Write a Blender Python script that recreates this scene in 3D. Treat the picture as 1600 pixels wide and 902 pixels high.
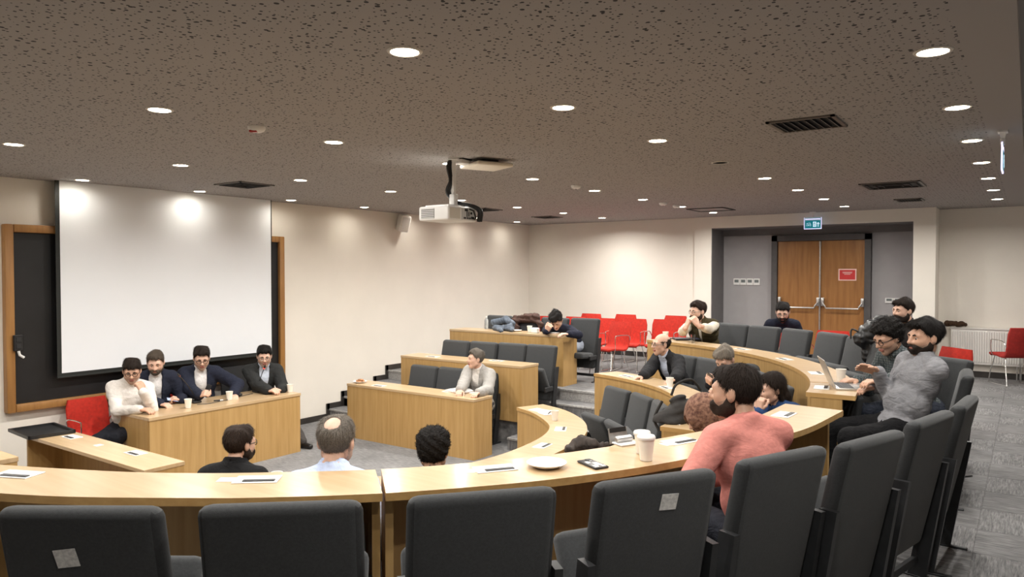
import bpy, bmesh, math, random
import numpy as np
from mathutils import Vector, Matrix

for o in list(bpy.data.objects): bpy.data.objects.remove(o, do_unlink=True)
scene = bpy.context.scene
COL = scene.collection
R = math.radians
random.seed(7)

# ------------------------------------------------------------------ camera, world, exposure
F_PX, ZC, YAW = 1142.0, 2.3, R(35.27)
PITCH = math.atan(27 / F_PX)
cam_d = bpy.data.cameras.new('camera')
cam_d.sensor_width = 36.0
cam_d.lens = F_PX / 1600 * 36.0
cam_d.clip_start = 0.05
cam = bpy.data.objects.new('camera', cam_d)
COL.objects.link(cam)
cam.location = (0, 0, ZC)
cam.rotation_euler = (R(90) - PITCH, 0, YAW)
scene.camera = cam

world = bpy.data.worlds.new('world')
scene.world = world
world.use_nodes = True
world.node_tree.nodes['Background'].inputs[0].default_value = (0.9, 0.92, 1.0, 1)
world.node_tree.nodes['Background'].inputs[1].default_value = 0.02
scene.view_settings.view_transform = 'Standard'
scene.view_settings.look = 'None'
scene.view_settings.gamma = 1.0
scene.view_settings.use_curve_mapping = False
scene.view_settings.exposure = 0.0
LAMP_W = 24.5
LAMP_COL = (1.0, 0.965, 0.91)

# ------------------------------------------------------------------ pixel -> place (1600x902 frame)
_F0 = np.array([-math.sin(YAW), math.cos(YAW), 0]); _R = np.array([math.cos(YAW), math.sin(YAW), 0]); _U0 = np.array([0, 0, 1.0])
_F = _F0 * math.cos(PITCH) - _U0 * math.sin(PITCH); _U = _U0 * math.cos(PITCH) + _F0 * math.sin(PITCH)
_C = np.array([0, 0, ZC])
def ray(x, y): return _F + _R * (x - 800) / F_PX - _U * (y - 451) / F_PX
def atz(x, y, z):
    d = ray(x, y); return _C + d * (z - ZC) / d[2]
def atX(x, y, X):
    d = ray(x, y); return _C + d * X / d[0]
def atY(x, y, Y):
    d = ray(x, y); return _C + d * Y / d[1]
def atD(x, y, D): return _C + ray(x, y) * D
def V3(*a): return np.array(a, float)
def nrm(v):
    v = np.asarray(v, float); return v / max(np.linalg.norm(v), 1e-9)

# ------------------------------------------------------------------ materials
MATS = {}
def mat(name, col, rough=0.6, metal=0.0, folds=0.0, var=0.0, vscale=8.0, bump=0.0, bscale=60.0, stretch=(1, 1, 1), emit=None, es=0.0,
        col2=None, coat=0.0, alpha=None, trans=0.0, spec=None, sheen=0.0, detail=4.0):
    if name in MATS: return MATS[name]
    m = bpy.data.materials.new(name); m.use_nodes = True
    nt = m.node_tree; b = nt.nodes['Principled BSDF']
    c = tuple(col) + (1,)
    b.inputs['Base Color'].default_value = c
    b.inputs['Roughness'].default_value = rough
    b.inputs['Metallic'].default_value = metal
    if spec is not None: b.inputs['Specular IOR Level'].default_value = spec
    if coat: b.inputs['Coat Weight'].default_value = coat; b.inputs['Coat Roughness'].default_value = 0.15
    if trans: b.inputs['Transmission Weight'].default_value = trans
    if sheen: b.inputs['Sheen Weight'].default_value = sheen
    if emit is not None:
        b.inputs['Emission Color'].default_value = tuple(emit) + (1,); b.inputs['Emission Strength'].default_value = es
    if var or bump or col2 or folds:
        tc = nt.nodes.new('ShaderNodeTexCoord'); mp = nt.nodes.new('ShaderNodeMapping')
        mp.inputs['Scale'].default_value = stretch
        nt.links.new(tc.outputs['Object'], mp.inputs['Vector'])
        if var or col2:
            n = nt.nodes.new('ShaderNodeTexNoise'); n.inputs['Scale'].default_value = vscale; n.inputs['Detail'].default_value = detail
            nt.links.new(mp.outputs[0], n.inputs['Vector'])
            r = nt.nodes.new('ShaderNodeValToRGB')
            c2 = col2 if col2 else tuple(x * (1 - var) for x in col)
            c1 = col if col2 else tuple(min(1, x * (1 + var)) for x in col)
            r.color_ramp.elements[0].position = 0.32; r.color_ramp.elements[1].position = 0.68
            r.color_ramp.elements[0].color = tuple(c2) + (1,); r.color_ramp.elements[1].color = tuple(c1) + (1,)
            nt.links.new(n.outputs['Fac'], r.inputs[0]); nt.links.new(r.outputs[0], b.inputs['Base Color'])
        last = None
        if folds:
            nf = nt.nodes.new('ShaderNodeTexNoise'); nf.inputs['Scale'].default_value = 11.0; nf.inputs['Detail'].default_value = 2.5; nf.inputs['Distortion'].default_value = 1.6
            mf = nt.nodes.new('ShaderNodeMapping'); mf.inputs['Scale'].default_value = (1.0, 1.0, 1.8); nt.links.new(tc.outputs['Object'], mf.inputs['Vector']); nt.links.new(mf.outputs[0], nf.inputs['Vector'])
            bf = nt.nodes.new('ShaderNodeBump'); bf.inputs['Strength'].default_value = folds; bf.inputs['Distance'].default_value = 0.035
            nt.links.new(nf.outputs['Fac'], bf.inputs['Height']); nt.links.new(bf.outputs[0], b.inputs['Normal']); last = bf
        if bump:
            n2 = nt.nodes.new('ShaderNodeTexNoise'); n2.inputs['Scale'].default_value = bscale; n2.inputs['Detail'].default_value = 3
            nt.links.new(mp.outputs[0], n2.inputs['Vector'])
            bp = nt.nodes.new('ShaderNodeBump'); bp.inputs['Strength'].default_value = bump; bp.inputs['Distance'].default_value = 0.01
            nt.links.new(n2.outputs['Fac'], bp.inputs['Height']); nt.links.new(bp.outputs[0], b.inputs['Normal'])
            if last is not None: nt.links.new(last.outputs[0], bp.inputs['Normal'])
    MATS[name] = m
    return m

def wood(name, c1, c2, rough, axis='z', coat=0.0, k=1.0):
    s = {'z': (26 * k, 26 * k, 1.6), 'x': (1.6, 26 * k, 26 * k), 'y': (26 * k, 1.6, 26 * k)}[axis]
    m = mat(name, c1, rough, col2=c2, vscale=1.0, stretch=s, coat=coat, detail=6.0)
    return m

def ceiling_mat(name, holes=True):
    m = bpy.data.materials.new(name); m.use_nodes = True; nt = m.node_tree; b = nt.nodes['Principled BSDF']
    b.inputs['Roughness'].default_value = 0.9
    base = (0.335, 0.312, 0.296)
    b.inputs['Base Color'].default_value = base + (1,)
    if holes:
        tc = nt.nodes.new('ShaderNodeTexCoord')
        def layer(scale, rmin, rmax, off):
            mp = nt.nodes.new('ShaderNodeMapping'); mp.inputs['Location'].default_value = (off, off * 1.7, 0)
            mp.inputs['Scale'].default_value = (1, 1, 0)
            nt.links.new(tc.outputs['Object'], mp.inputs['Vector'])
            v = nt.nodes.new('ShaderNodeTexVoronoi'); v.voronoi_dimensions = '2D'; v.inputs['Scale'].default_value = scale
            v.inputs['Randomness'].default_value = 0.85
            nt.links.new(mp.outputs[0], v.inputs['Vector'])
            sep = nt.nodes.new('ShaderNodeSeparateColor'); nt.links.new(v.outputs['Color'], sep.inputs[0])
            mr = nt.nodes.new('ShaderNodeMapRange'); mr.inputs['To Min'].default_value = rmin * scale; mr.inputs['To Max'].default_value = rmax * scale
            nt.links.new(sep.outputs[0], mr.inputs['Value'])
            lt = nt.nodes.new('ShaderNodeMath'); lt.operation = 'LESS_THAN'
            nt.links.new(v.outputs['Distance'], lt.inputs[0]); nt.links.new(mr.outputs[0], lt.inputs[1])
            return lt
        a = layer(31.0, -0.002, 0.0070, 0.0); c = layer(21.0, -0.012, 0.0108, 3.3)
        mx = nt.nodes.new('ShaderNodeMath'); mx.operation = 'MAXIMUM'
        nt.links.new(a.outputs[0], mx.inputs[0]); nt.links.new(c.outputs[0], mx.inputs[1])
        mix = nt.nodes.new('ShaderNodeMix'); mix.data_type = 'RGBA'
        mix.inputs['A'].default_value = base + (1,); mix.inputs['B'].default_value = (0.03, 0.028, 0.03, 1)
        nt.links.new(mx.outputs[0], mix.inputs['Factor']); nt.links.new(mix.outputs['Result'], b.inputs['Base Color'])
    return m

def carpet_mat(name, ax):
    """grey loop carpet with short light and dark streaks running along one axis"""
    m = bpy.data.materials.new(name); m.use_nodes = True; nt = m.node_tree; b = nt.nodes['Principled BSDF']
    b.inputs['Roughness'].default_value = 0.95; b.inputs['Specular IOR Level'].default_value = 0.15
    tc = nt.nodes.new('ShaderNodeTexCoord'); mp = nt.nodes.new('ShaderNodeMapping')
    mp.inputs['Scale'].default_value = (9, 105, 9) if ax == 'x' else (105, 9, 9)
    if ax == 'z': mp.inputs['Scale'].default_value = (40, 40, 4)
    src = 'Object'
    g = nt.nodes.new('ShaderNodeNewGeometry')
    nt.links.new(g.outputs['Position'], mp.inputs['Vector'])
    n = nt.nodes.new('ShaderNodeTexNoise'); n.inputs['Scale'].default_value = 1.0; n.inputs['Detail'].default_value = 5; n.inputs['Roughness'].default_value = 0.65
    nt.links.new(mp.outputs[0], n.inputs['Vector'])
    r = nt.nodes.new('ShaderNodeValToRGB')
    e = r.color_ramp.elements
    e[0].position = 0.3; e[0].color = (0.11, 0.109, 0.112, 1); e[1].position = 0.72; e[1].color = (0.33, 0.325, 0.32, 1)
    x = e.new(0.5); x.color = (0.20, 0.197, 0.198, 1)
    nt.links.new(n.outputs['Fac'], r.inputs[0])
    n3 = nt.nodes.new('ShaderNodeTexNoise'); n3.inputs['Scale'].default_value = 2.2; n3.inputs['Detail'].default_value = 2
    nt.links.new(g.outputs['Position'], n3.inputs['Vector'])
    mr = nt.nodes.new('ShaderNodeMapRange'); mr.inputs['To Min'].default_value = 0.65; mr.inputs['To Max'].default_value = 1.3
    nt.links.new(n3.outputs['Fac'], mr.inputs['Value'])
    mul = nt.nodes.new('ShaderNodeMix'); mul.data_type = 'RGBA'; mul.blend_type = 'MULTIPLY'; mul.inputs['Factor'].default_value = 1
    nt.links.new(r.outputs[0], mul.inputs['A']); nt.links.new(mr.outputs[0], mul.inputs['B'])
    nt.links.new(mul.outputs['Result'], b.inputs['Base Color'])
    n2 = nt.nodes.new('ShaderNodeTexNoise'); n2.inputs['Scale'].default_value = 260
    nt.links.new(g.outputs['Position'], n2.inputs['Vector'])
    bp = nt.nodes.new('ShaderNodeBump'); bp.inputs['Strength'].default_value = 0.4; bp.inputs['Distance'].default_value = 0.004
    nt.links.new(n2.outputs['Fac'], bp.inputs['Height']); nt.links.new(bp.outputs[0], b.inputs['Normal'])
    return m

def plaid_mat(name, base, line, dark, scale=16.0):
    m = bpy.data.materials.new(name); m.use_nodes = True; nt = m.node_tree; b = nt.nodes['Principled BSDF']
    b.inputs['Roughness'].default_value = 0.9
    tc = nt.nodes.new('ShaderNodeTexCoord')
    col = None
    mixp = nt.nodes.new('ShaderNodeRGB'); mixp.outputs[0].default_value = base + (1,); prev = mixp.outputs[0]
    for d, c, pos, sc in (('X', dark, 0.55, scale), ('Z', dark, 0.55, scale), ('X', line, 0.93, scale), ('Z', line, 0.93, scale), ('Y', dark, 0.6, scale)):
        w = nt.nodes.new('ShaderNodeTexWave'); w.bands_direction = d; w.inputs['Scale'].default_value = sc / 2; w.inputs['Distortion'].default_value = 0.8
        w.inputs['Detail Scale'].default_value = 0.6
        nt.links.new(tc.outputs['Object'], w.inputs['Vector'])
        gt = nt.nodes.new('ShaderNodeMath'); gt.operation = 'GREATER_THAN'; gt.inputs[1].default_value = pos
        nt.links.new(w.outputs['Fac'], gt.inputs[0])
        ml = nt.nodes.new('ShaderNodeMath'); ml.operation = 'MULTIPLY'; ml.inputs[1].default_value = 0.6
        nt.links.new(gt.outputs[0], ml.inputs[0])
        mx = nt.nodes.new('ShaderNodeMix'); mx.data_type = 'RGBA'; mx.inputs['B'].default_value = c + (1,)
        nt.links.new(ml.outputs[0], mx.inputs['Factor']); nt.links.new(prev, mx.inputs['A']); prev = mx.outputs['Result']
    nt.links.new(prev, b.inputs['Base Color'])
    return m

M_WALL = mat('cream_wall', (0.83, 0.785, 0.71), 0.85, var=0.02, vscale=2.0, bump=0.03, bscale=300)
M_CEIL = ceiling_mat('perforated_ceiling'); M_CEILP = ceiling_mat('plain_ceiling', False)
M_CARX = carpet_mat('carpet_x', 'x'); M_CARY = carpet_mat('carpet_y', 'y'); M_CARZ = carpet_mat('carpet_riser', 'z')
M_NOSE = mat('step_nosing', (0.36, 0.35, 0.34), 0.7, var=0.25, vscale=40, bump=0.1)
M_SKIRT = mat('dark_skirting', (0.035, 0.03, 0.027), 0.5, var=0.2, vscale=6)
M_WTOP = wood('desk_top_wood', (0.56, 0.40, 0.235), (0.49, 0.34, 0.185), 0.30, 'x', coat=0.25)
M_WTOPY = wood('desk_top_wood_y', (0.56, 0.40, 0.235), (0.49, 0.34, 0.185), 0.30, 'y', coat=0.25)
M_WFRONT = wood('desk_front_wood', (0.50, 0.315, 0.125), (0.41, 0.245, 0.085), 0.45, 'z')
M_WEDGE = wood('desk_edge_wood', (0.55, 0.34, 0.13), (0.46, 0.27, 0.095), 0.4, 'x')
M_DOOR = wood('door_wood', (0.36, 0.165, 0.05), (0.25, 0.105, 0.028), 0.4, 'z', k=0.7)
M_FRAME = wood('board_frame_wood', (0.40, 0.20, 0.06), (0.30, 0.14, 0.04), 0.45, 'z')
M_BLACK = mat('black_board', (0.008, 0.0078, 0.0085), 0.45, var=0.3, vscale=3)
M_SCREEN = mat('screen_white', (0.84, 0.865, 0.90), 0.9, var=0.01, vscale=1.5)
M_SCRB = mat('screen_border', (0.012, 0.014, 0.012), 0.6, var=0.2)
M_GREYW = mat('grey_recess_wall', (0.36, 0.345, 0.35), 0.8, var=0.04, vscale=4, bump=0.03, bscale=200)
M_DGREY = mat('dark_grey_trim', (0.075, 0.068, 0.067), 0.6, var=0.1)
M_STEEL = mat('brushed_steel', (0.55, 0.54, 0.53), 0.35, metal=0.9, var=0.1, vscale=30)
M_CHROME = mat('chrome', (0.75, 0.74, 0.73), 0.18, metal=1.0, var=0.05)
M_RED = mat('red_fabric', (0.50, 0.022, 0.010), 0.85, var=0.15, vscale=30, bump=0.15, bscale=300)
M_DRED = mat('dark_red_fabric', (0.36, 0.02, 0.015), 0.85, var=0.15, vscale=30, bump=0.15, bscale=300)
M_FAB = mat('charcoal_fabric', (0.036, 0.038, 0.040), 0.9, var=0.14, vscale=120, bump=0.25, bscale=500, sheen=0.15)
M_FABSIDE = mat('black_fabric_side', (0.022, 0.023, 0.024), 0.9, var=0.14, vscale=120, bump=0.2, bscale=500)
M_POST = mat('dark_steel_post', (0.030, 0.031, 0.033), 0.45, metal=0.3, var=0.15, vscale=14)
M_WHITE = mat('white_plastic', (0.80, 0.79, 0.77), 0.4, var=0.02)
M_CUP = mat('paper_cup', (0.86, 0.82, 0.74), 0.6, var=0.03, vscale=20)
M_PLATE = mat('glazed_plate', (0.88, 0.86, 0.83), 0.25, var=0.02, coat=0.3)
M_PAPER = mat('paper', (0.80, 0.79, 0.77), 0.8, var=0.04, vscale=12)
M_TAG = mat('small_paper_tag', (0.66, 0.65, 0.63), 0.8, var=0.2, vscale=90)
M_ALU = mat('socket_alu', (0.78, 0.77, 0.75), 0.35, metal=0.25, var=0.05)
M_DARKP = mat('black_plastic', (0.014, 0.014, 0.015), 0.4, var=0.2, vscale=20)
M_GLASSY = mat('phone_glass', (0.02, 0.02, 0.022), 0.12, var=0.1, coat=0.5)
M_RADI = mat('radiator_enamel', (0.78, 0.755, 0.72), 0.35, var=0.02)
M_LAMP = mat('lamp_glow', (1, 0.97, 0.9), 0.5, emit=(1.0, 0.96, 0.88), es=9.0)
M_LAMPOFF = mat('lamp_off', (0.55, 0.52, 0.48), 0.5, var=0.05)
M_VENT = mat('vent_dark', (0.02, 0.018, 0.017), 0.7, var=0.2)
M_VFR = mat('vent_slat_metal', (0.16, 0.145, 0.13), 0.5, metal=0.3, var=0.1)
M_SPOT = mat('recess_trim', (0.62, 0.58, 0.53), 0.5, var=0.05)

# ------------------------------------------------------------------ object helpers
def tag(o, label=None, cat=None, group=None, kind=None):
    if label: o['label'] = label
    if cat: o['category'] = cat
    if group: o['group'] = group
    if kind: o['kind'] = kind
    return o

def thing(name, label, cat, loc=(0, 0, 0), rz=0.0, group=None):
    o = bpy.data.objects.new(name, None); COL.objects.link(o)
    o.empty_display_size = 0.1
    o.location = tuple(float(x) for x in loc); o.rotation_euler = (0, 0, rz)
    return tag(o, label, cat, group)

def copy_tree(o, parent=None):
    c = o.copy(); COL.objects.link(c); c.parent = parent
    for ch in list(o.children): copy_tree(ch, c)
    return c

_rb = {}
def rbox_data(s, r, seg):
    key = (tuple(round(x, 4) for x in s), round(r, 4), seg)
    if key in _rb: return _rb[key]
    bm = bmesh.new(); bmesh.ops.create_cube(bm, size=1)
    bmesh.ops.scale(bm, vec=s, verts=bm.verts)
    bmesh.ops.bevel(bm, geom=list(bm.edges), offset=r, segments=seg, affect='EDGES', profile=0.5)
    bm.verts.index_update()
    vs = [tuple(v.co) for v in bm.verts]; fs = [tuple(v.index for v in f.verts) for f in bm.faces]
    bm.free(); _rb[key] = (vs, fs); return _rb[key]

def frame(xa, za):
    """4x4 with local x along xa, z near za"""
    x = nrm(xa); z = np.asarray(za, float); y = nrm(np.cross(z, x)); z = np.cross(x, y)
    return np.stack([x, y, z], 1)

class MB:
    def __init__(self): self.v = []; self.f = []; self.m = []
    def add(self, vs, fs, mi=0, M=None, t=None):
        o = len(self.v)
        a = np.asarray(vs, float)
        if M is not None: a = a @ np.asarray(M).T
        if t is not None: a = a + np.asarray(t)
        self.v += [tuple(x) for x in a]
        self.f += [tuple(i + o for i in f) for f in fs]; self.m += [mi] * len(fs)
        return self
    def box(self, c, s, mi=0, M=None, t=None):
        x, y, z = [k / 2 for k in s]
        vs = [(c[0] + a * x, c[1] + b * y, c[2] + d * z) for a in (-1, 1) for b in (-1, 1) for d in (-1, 1)]
        return self.add(vs, [(0, 1, 3, 2), (4, 6, 7, 5), (0, 4, 5, 1), (2, 3, 7, 6), (0, 2, 6, 4), (1, 5, 7, 3)], mi, M, t)
    def b2(self, lo, hi, mi=0): return self.box([(a + b) / 2 for a, b in zip(lo, hi)], [b - a for a, b in zip(lo, hi)], mi)
    def rbox(self, c, s, r=0.01, seg=2, mi=0, M=None, t=None):
        vs, fs = rbox_data(s, r, seg)
        return self.add(np.asarray(vs) + np.asarray(c), fs, mi, M, t)
    def cyl(self, a, b, ra, rb=None, n=12, mi=0, caps=True):
        rb = ra if rb is None else rb
        a = np.asarray(a, float); b = np.asarray(b, float); d = nrm(b - a)
        u = nrm(np.cross(d, (0, 0, 1) if abs(d[2]) < 0.9 else (1, 0, 0))); w = np.cross(d, u)
        vs = []
        for p, r in ((a, ra), (b, rb)):
            for i in range(n):
                t = 2 * math.pi * i / n; vs.append(p + r * (math.cos(t) * u + math.sin(t) * w))
        fs = [(i, (i + 1) % n, n + (i + 1) % n, n + i) for i in range(n)]
        if caps: fs += [tuple(range(n))[::-1], tuple(range(n, 2 * n))]
        return self.add(vs, fs, mi)
    def tube(self, path, r, n=8, mi=0, closed=False):
        P = [np.asarray(p, float) for p in path]; N = len(P); vs = []; prev = None
        for i in range(N):
            if closed: d = P[(i + 1) % N] - P[i - 1]
            else: d = P[min(i + 1, N - 1)] - P[max(i - 1, 0)]
            d = nrm(d)
            if prev is None: u = nrm(np.cross(d, (0, 0, 1) if abs(d[2]) < 0.9 else (1, 0, 0)))
            else: u = nrm(prev - d * (prev @ d))
            prev = u; w = np.cross(d, u)
            rr = r[i] if hasattr(r, '__len__') else r
            for k in range(n):
                t = 2 * math.pi * k / n; vs.append(P[i] + rr * (math.cos(t) * u + math.sin(t) * w))
        fs = []
        for i in range(N if closed else N - 1):
            j = (i + 1) % N
            for k in range(n): fs.append((i * n + k, i * n + (k + 1) % n, j * n + (k + 1) % n, j * n + k))
        if not closed: fs += [tuple(range(n))[::-1], tuple(range((N - 1) * n, N * n))]
        return self.add(vs, fs, mi)
    def lathe(self, prof, n=20, mi=0, t=(0, 0, 0)):
        vs = []; 
        for r, z in prof:
            for i in range(n):
                a = 2 * math.pi * i / n; vs.append((r * math.cos(a), r * math.sin(a), z))
        fs = []
        for j in range(len(prof) - 1):
            for i in range(n): fs.append((j * n + i, j * n + (i + 1) % n, (j + 1) * n + (i + 1) % n, (j + 1) * n + i))
        if prof[0][0] > 1e-6: fs.append(tuple(range(n))[::-1])
        if prof[-1][0] > 1e-6: fs.append(tuple(range((len(prof) - 1) * n, len(prof) * n)))
        return self.add(vs, fs, mi, None, t)
    def prism(self, poly, z0, z1, mi=0):
        n = len(poly)
        vs = [(p[0], p[1], z0) for p in poly] + [(p[0], p[1], z1) for p in poly]
        fs = [tuple(range(n))[::-1], tuple(range(n, 2 * n))] + [(i, (i + 1) % n, n + (i + 1) % n, n + i) for i in range(n)]
        return self.add(vs, fs, mi)
    def mesh(self, name, mats, smooth=True, off=None, angle=35):
        me = bpy.data.meshes.new(name)
        v = np.asarray(self.v, float)
        if off is not None: v = v - np.asarray(off)
        me.from_pydata([tuple(x) for x in v], [], self.f)
        for m in (mats if isinstance(mats, (list, tuple)) else [mats]): me.materials.append(m)
        me.polygons.foreach_set('material_index', self.m)
        if smooth:
            me.polygons.foreach_set('use_smooth', [True] * len(self.f))
            try: me.set_sharp_from_angle(angle=R(angle))
            except Exception: pass
        me.update()
        bm = bmesh.new(); bm.from_mesh(me); bmesh.ops.recalc_face_normals(bm, faces=bm.faces); bm.to_mesh(me); bm.free()
        return me
    def build(self, name, mats, parent=None, smooth=True, world=False, angle=35):
        """world=True: vertices are world coordinates and the (unrotated) parent's location is taken off"""
        off = np.array(parent.location) if (world and parent is not None) else None
        if world and parent is not None and parent.parent is not None: off = off + np.array(parent.parent.location)
        o = bpy.data.objects.new(name, self.mesh(name, mats, smooth, off, angle)); COL.objects.link(o)
        if parent is not None: o.parent = parent
        return o

def single(name, mb, mats, label, cat, loc, rz=0.0, group=None, **k):
    """a thing that is one mesh; geometry given local to loc"""
    o = mb.build(name, mats, None, **k); o.location = tuple(float(x) for x in loc); o.rotation_euler = (0, 0, rz)
    return tag(o, label, cat, group)

def struct(name, mb, mats, **k):
    o = mb.build(name, mats, None, **k); o['kind'] = 'structure'; return o

def spline(pts, n=8):
    P = np.asarray(pts, float); out = []
    Q = np.vstack([2 * P[0] - P[1], P, 2 * P[-1] - P[-2]])
    for i in range(1, len(Q) - 2):
        for k in range(n):
            t = k / n; p0, p1, p2, p3 = Q[i - 1:i + 3]
            out.append(0.5 * ((2 * p1) + (p2 - p0) * t + (2 * p0 - 5 * p1 + 4 * p2 - p3) * t * t + (-p0 + 3 * p1 - 3 * p2 + p3) * t ** 3))
    out.append(P[-1]); return np.array(out)
def resample(P, n):
    P = np.asarray(P); d = np.r_[0, np.cumsum(np.linalg.norm(np.diff(P, axis=0), axis=1))]
    t = np.linspace(0, d[-1], n); return np.stack([np.interp(t, d, P[:, k]) for k in range(P.shape[1])], 1)
ORD = ['first', 'second', 'third', 'fourth', 'fifth', 'sixth', 'seventh', 'eighth', 'ninth', 'tenth', 'eleventh', 'twelfth']

# ================================================================== THE SETTING
XW, XR, YN, YF, YR, HC = -8.89, 2.6, -3.0, 13.2, 13.7, 3.3
TB, TC = 0.31, 0.62
# measured edges of the horseshoe desks (front = towards the panel table)
A_IN = spline([(-4.76, 6.82), (-4.42, 6.65), (-4.05, 6.34), (-3.86, 6.10), (-3.73, 5.78), (-3.66, 5.40), (-3.64, 4.94), (-3.73, 4.42), (-3.95, 3.98), (-4.32, 3.62), (-4.75, 3.42), (-5.2, 3.33)])
A_OUT = spline([(-4.62, 7.16), (-4.21, 6.99), (-3.80, 6.65), (-3.54, 6.29), (-3.37, 5.88), (-3.29, 5.40), (-3.28, 4.90), (-3.38, 4.30), (-3.64, 3.76), (-4.12, 3.31), (-4.66, 3.06), (-5.15, 2.97)])
def arc(c, r, a0, a1, n, k=1.0):
    return np.array([(c[0] + r * k * math.cos(R(a0 + (a1 - a0) * i / (n - 1))), c[1] + r * math.sin(R(a0 + (a1 - a0) * i / (n - 1)))) for i in range(n)])
BF_IN = arc((-4.9, 5.4), 2.50, 76.5, 1.2, 30); BF_OUT = arc((-4.9, 5.4), 2.84, 75.0, 1.0, 30)
BN_IN = spline([(-2.40, 4.92), (-2.44, 4.3), (-2.56, 3.7), (-2.80, 3.2), (-3.2, 2.74), (-3.75, 2.33), (-4.35, 2.08)])
BN_OUT = spline([(-2.08, 4.92), (-2.12, 4.25), (-2.25, 3.58), (-2.52, 3.02), (-2.98, 2.48), (-3.58, 2.04), (-4.22, 1.78)])
CF_IN = arc((-5.12, 5.55), 3.74, 76.5, 5.6, 40); CF_OUT = arc((-5.12, 5.55), 4.09, 75.8, 5.3, 40)
CN_IN = spline([(-1.40, 5.34), (-1.425, 4.78), (-1.51, 4.30), (-1.64, 3.92), (-1.80, 3.54), (-1.97, 3.19), (-2.20, 2.83), (-2.507, 2.448), (-2.93, 2.08), (-3.17, 1.90), (-3.43, 1.74), (-3.74, 1.59), (-4.06, 1.45), (-4.5, 1.28)])
CN_OUT = spline([(-1.01, 5.30), (-1.06, 4.66), (-1.14, 4.26), (-1.26, 3.82), (-1.41, 3.42), (-1.57, 3.08), (-1.83, 2.66), (-2.215, 2.197), (-2.606, 1.846), (-2.82, 1.69), (-3.04, 1.54), (-3.274, 1.393), (-3.544, 1.257), (-4.0, 1.06)])

m = MB(); m.b2((XW - .1, YN - .1, -.1), (XR + .1, YR + .1, 0)); struct('floor', m, M_CARX)
L = lambda a: [tuple(p) for p in a]
polyB = [(XW, 7.92), (-4.32, 7.92)] + L(BF_IN[1:]) + [(-2.40, 5.2)] + L(BN_IN) + [(-4.4, 2.08), (XW, 2.08), (XW, YN), (XR, YN), (XR, YR), (XW, YR)]
m = MB(); m.prism(polyB[::-1], 0.0, TB); struct('floor_middle_tier', m, M_CARX, smooth=False)
polyC = [(XW, 8.90), (-4.45, 8.92), (-4.3, 9.15)] + L(CF_IN[1:]) + L(CN_IN) + [(-4.6, 1.2), (XW, 1.2), (XW, YN), (XR, YN), (XR, YR), (XW, YR)]
m = MB(); m.prism(polyC[::-1], TB, TC); struct('floor_top_tier', m, M_CARX, smooth=False)

def step(x0, x1, y0, y1, z0, z1, nose):
    m = MB(); m.b2((x0, y0, z0), (x1, y1, z1))
    o = struct('stair_step', m, [M_CARZ], smooth=False)
    n = MB(); n.b2((x0, y0, z1), (x1, y1, z1 + .004)); c = n.build('tread', M_CARX, o, smooth=False)
    n = MB(); n.rbox(((x0 + x1) / 2, nose, z1 - .012), (x1 - x0, .03, .03), .006, 2); n.build('nosing', M_NOSE, o)
    return o
for (x0, x1) in ((-5.46, -4.36), (XW + .02, -7.72)):
    step(x0, x1, 7.62, 7.925, 0.0, .155, 7.62)
    step(x0, x1, 8.62, 8.905, TB, .465, 8.62)
    step(x0, x1, 2.075, 2.38, 0.0, .155, 2.38)
    step(x0, x1, 1.195, 1.48, TB, .465, 1.48)
    for y, z in ((7.92, TB), (8.90, TC), (2.08, TB), (1.20, TC)):
        n = MB(); n.rbox(((x0 + x1) / 2, y, z - .012), (x1 - x0, .03, .034), .006, 2); n.b2((x0, min(y, y + .012), z - .155), (x1, max(y, y + .012), z - .03))
        s_ = struct('trim_nosing', n, M_NOSE)

# carpet tiles in the open strip to the right of the last row
tm = [None, None]
for k, mt in enumerate((M_CARX, M_CARY)):
    t = MB(); t.rbox((0, 0, 0), (.497, .497, .012), .003, 1); tm[k] = t.mesh('carpet_tile', mt)
top = bpy.data.objects['floor_top_tier']
for i in range(4):
    for j in range(23):
        o = bpy.data.objects.new('carpet_tile', tm[(i + j) % 2]); COL.objects.link(o)
        o.location = (-1.0 + .5 * i, 2.35 + .5 * j, TC - .002); o.parent = top

# walls
m = MB(); m.b2((XW - .15, YN - .1, -.1), (XW, YF + .6, HC + .2)); struct('wall_front', m, M_WALL)
m = MB(); m.b2((XW, YF, -.1), (-5.12, YF + .5, HC + .2)); struct('wall_far', m, M_WALL)
PX0, PX1, OX0, OX1, PY, OZ = -5.12, -1.195, -4.79, -1.505, 13.14, 3.09
m = MB(); m.b2((PX0, PY, TC - .05), (OX0, YF + .8, HC + .2)); m.b2((OX1, PY, TC - .05), (PX1, YF + .8, HC + .2)); m.b2((OX0, PY, OZ), (OX1, YF + .8, HC + .2))
struct('wall_portal', m, M_WALL)
YB = 13.78
m = MB(); m.b2((OX0, YB, TC - .05), (OX1, YB + .1, HC)); w = struct('wall_recess', m, M_GREYW)
n = MB(); n.b2((OX0, PY + .01, TC), (OX0 + .012, YB, OZ)); n.b2((OX1 - .012, PY + .01, TC), (OX1, YB, OZ)); n.b2((OX0, PY + .01, OZ - .012), (OX1, YB, OZ)); n.b2((OX0 + .012, YB - .02, 2.965), (OX1 - .012, YB, OZ - .012))  # last box: dark shading above the doors, built as a grey band
n.build('lining_and_shade_band', mat('reveal_grey', (.17, .16, .162), .7, var=.05), w)
m = MB(); m.b2((PX1, YR, -.1), (XR + .1, YR + .15, HC + .4)); struct('wall_radiator', m, M_WALL)
m = MB(); m.b2((XR, YN - .1, -.1), (XR + .15, YR + .1, HC + .4)); struct('wall_right', m, M_WALL)
m = MB(); m.b2((XW - .1, YN - .15, -.1), (XR + .1, YN, HC + .4)); struct('wall_near', m, M_WALL)
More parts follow.
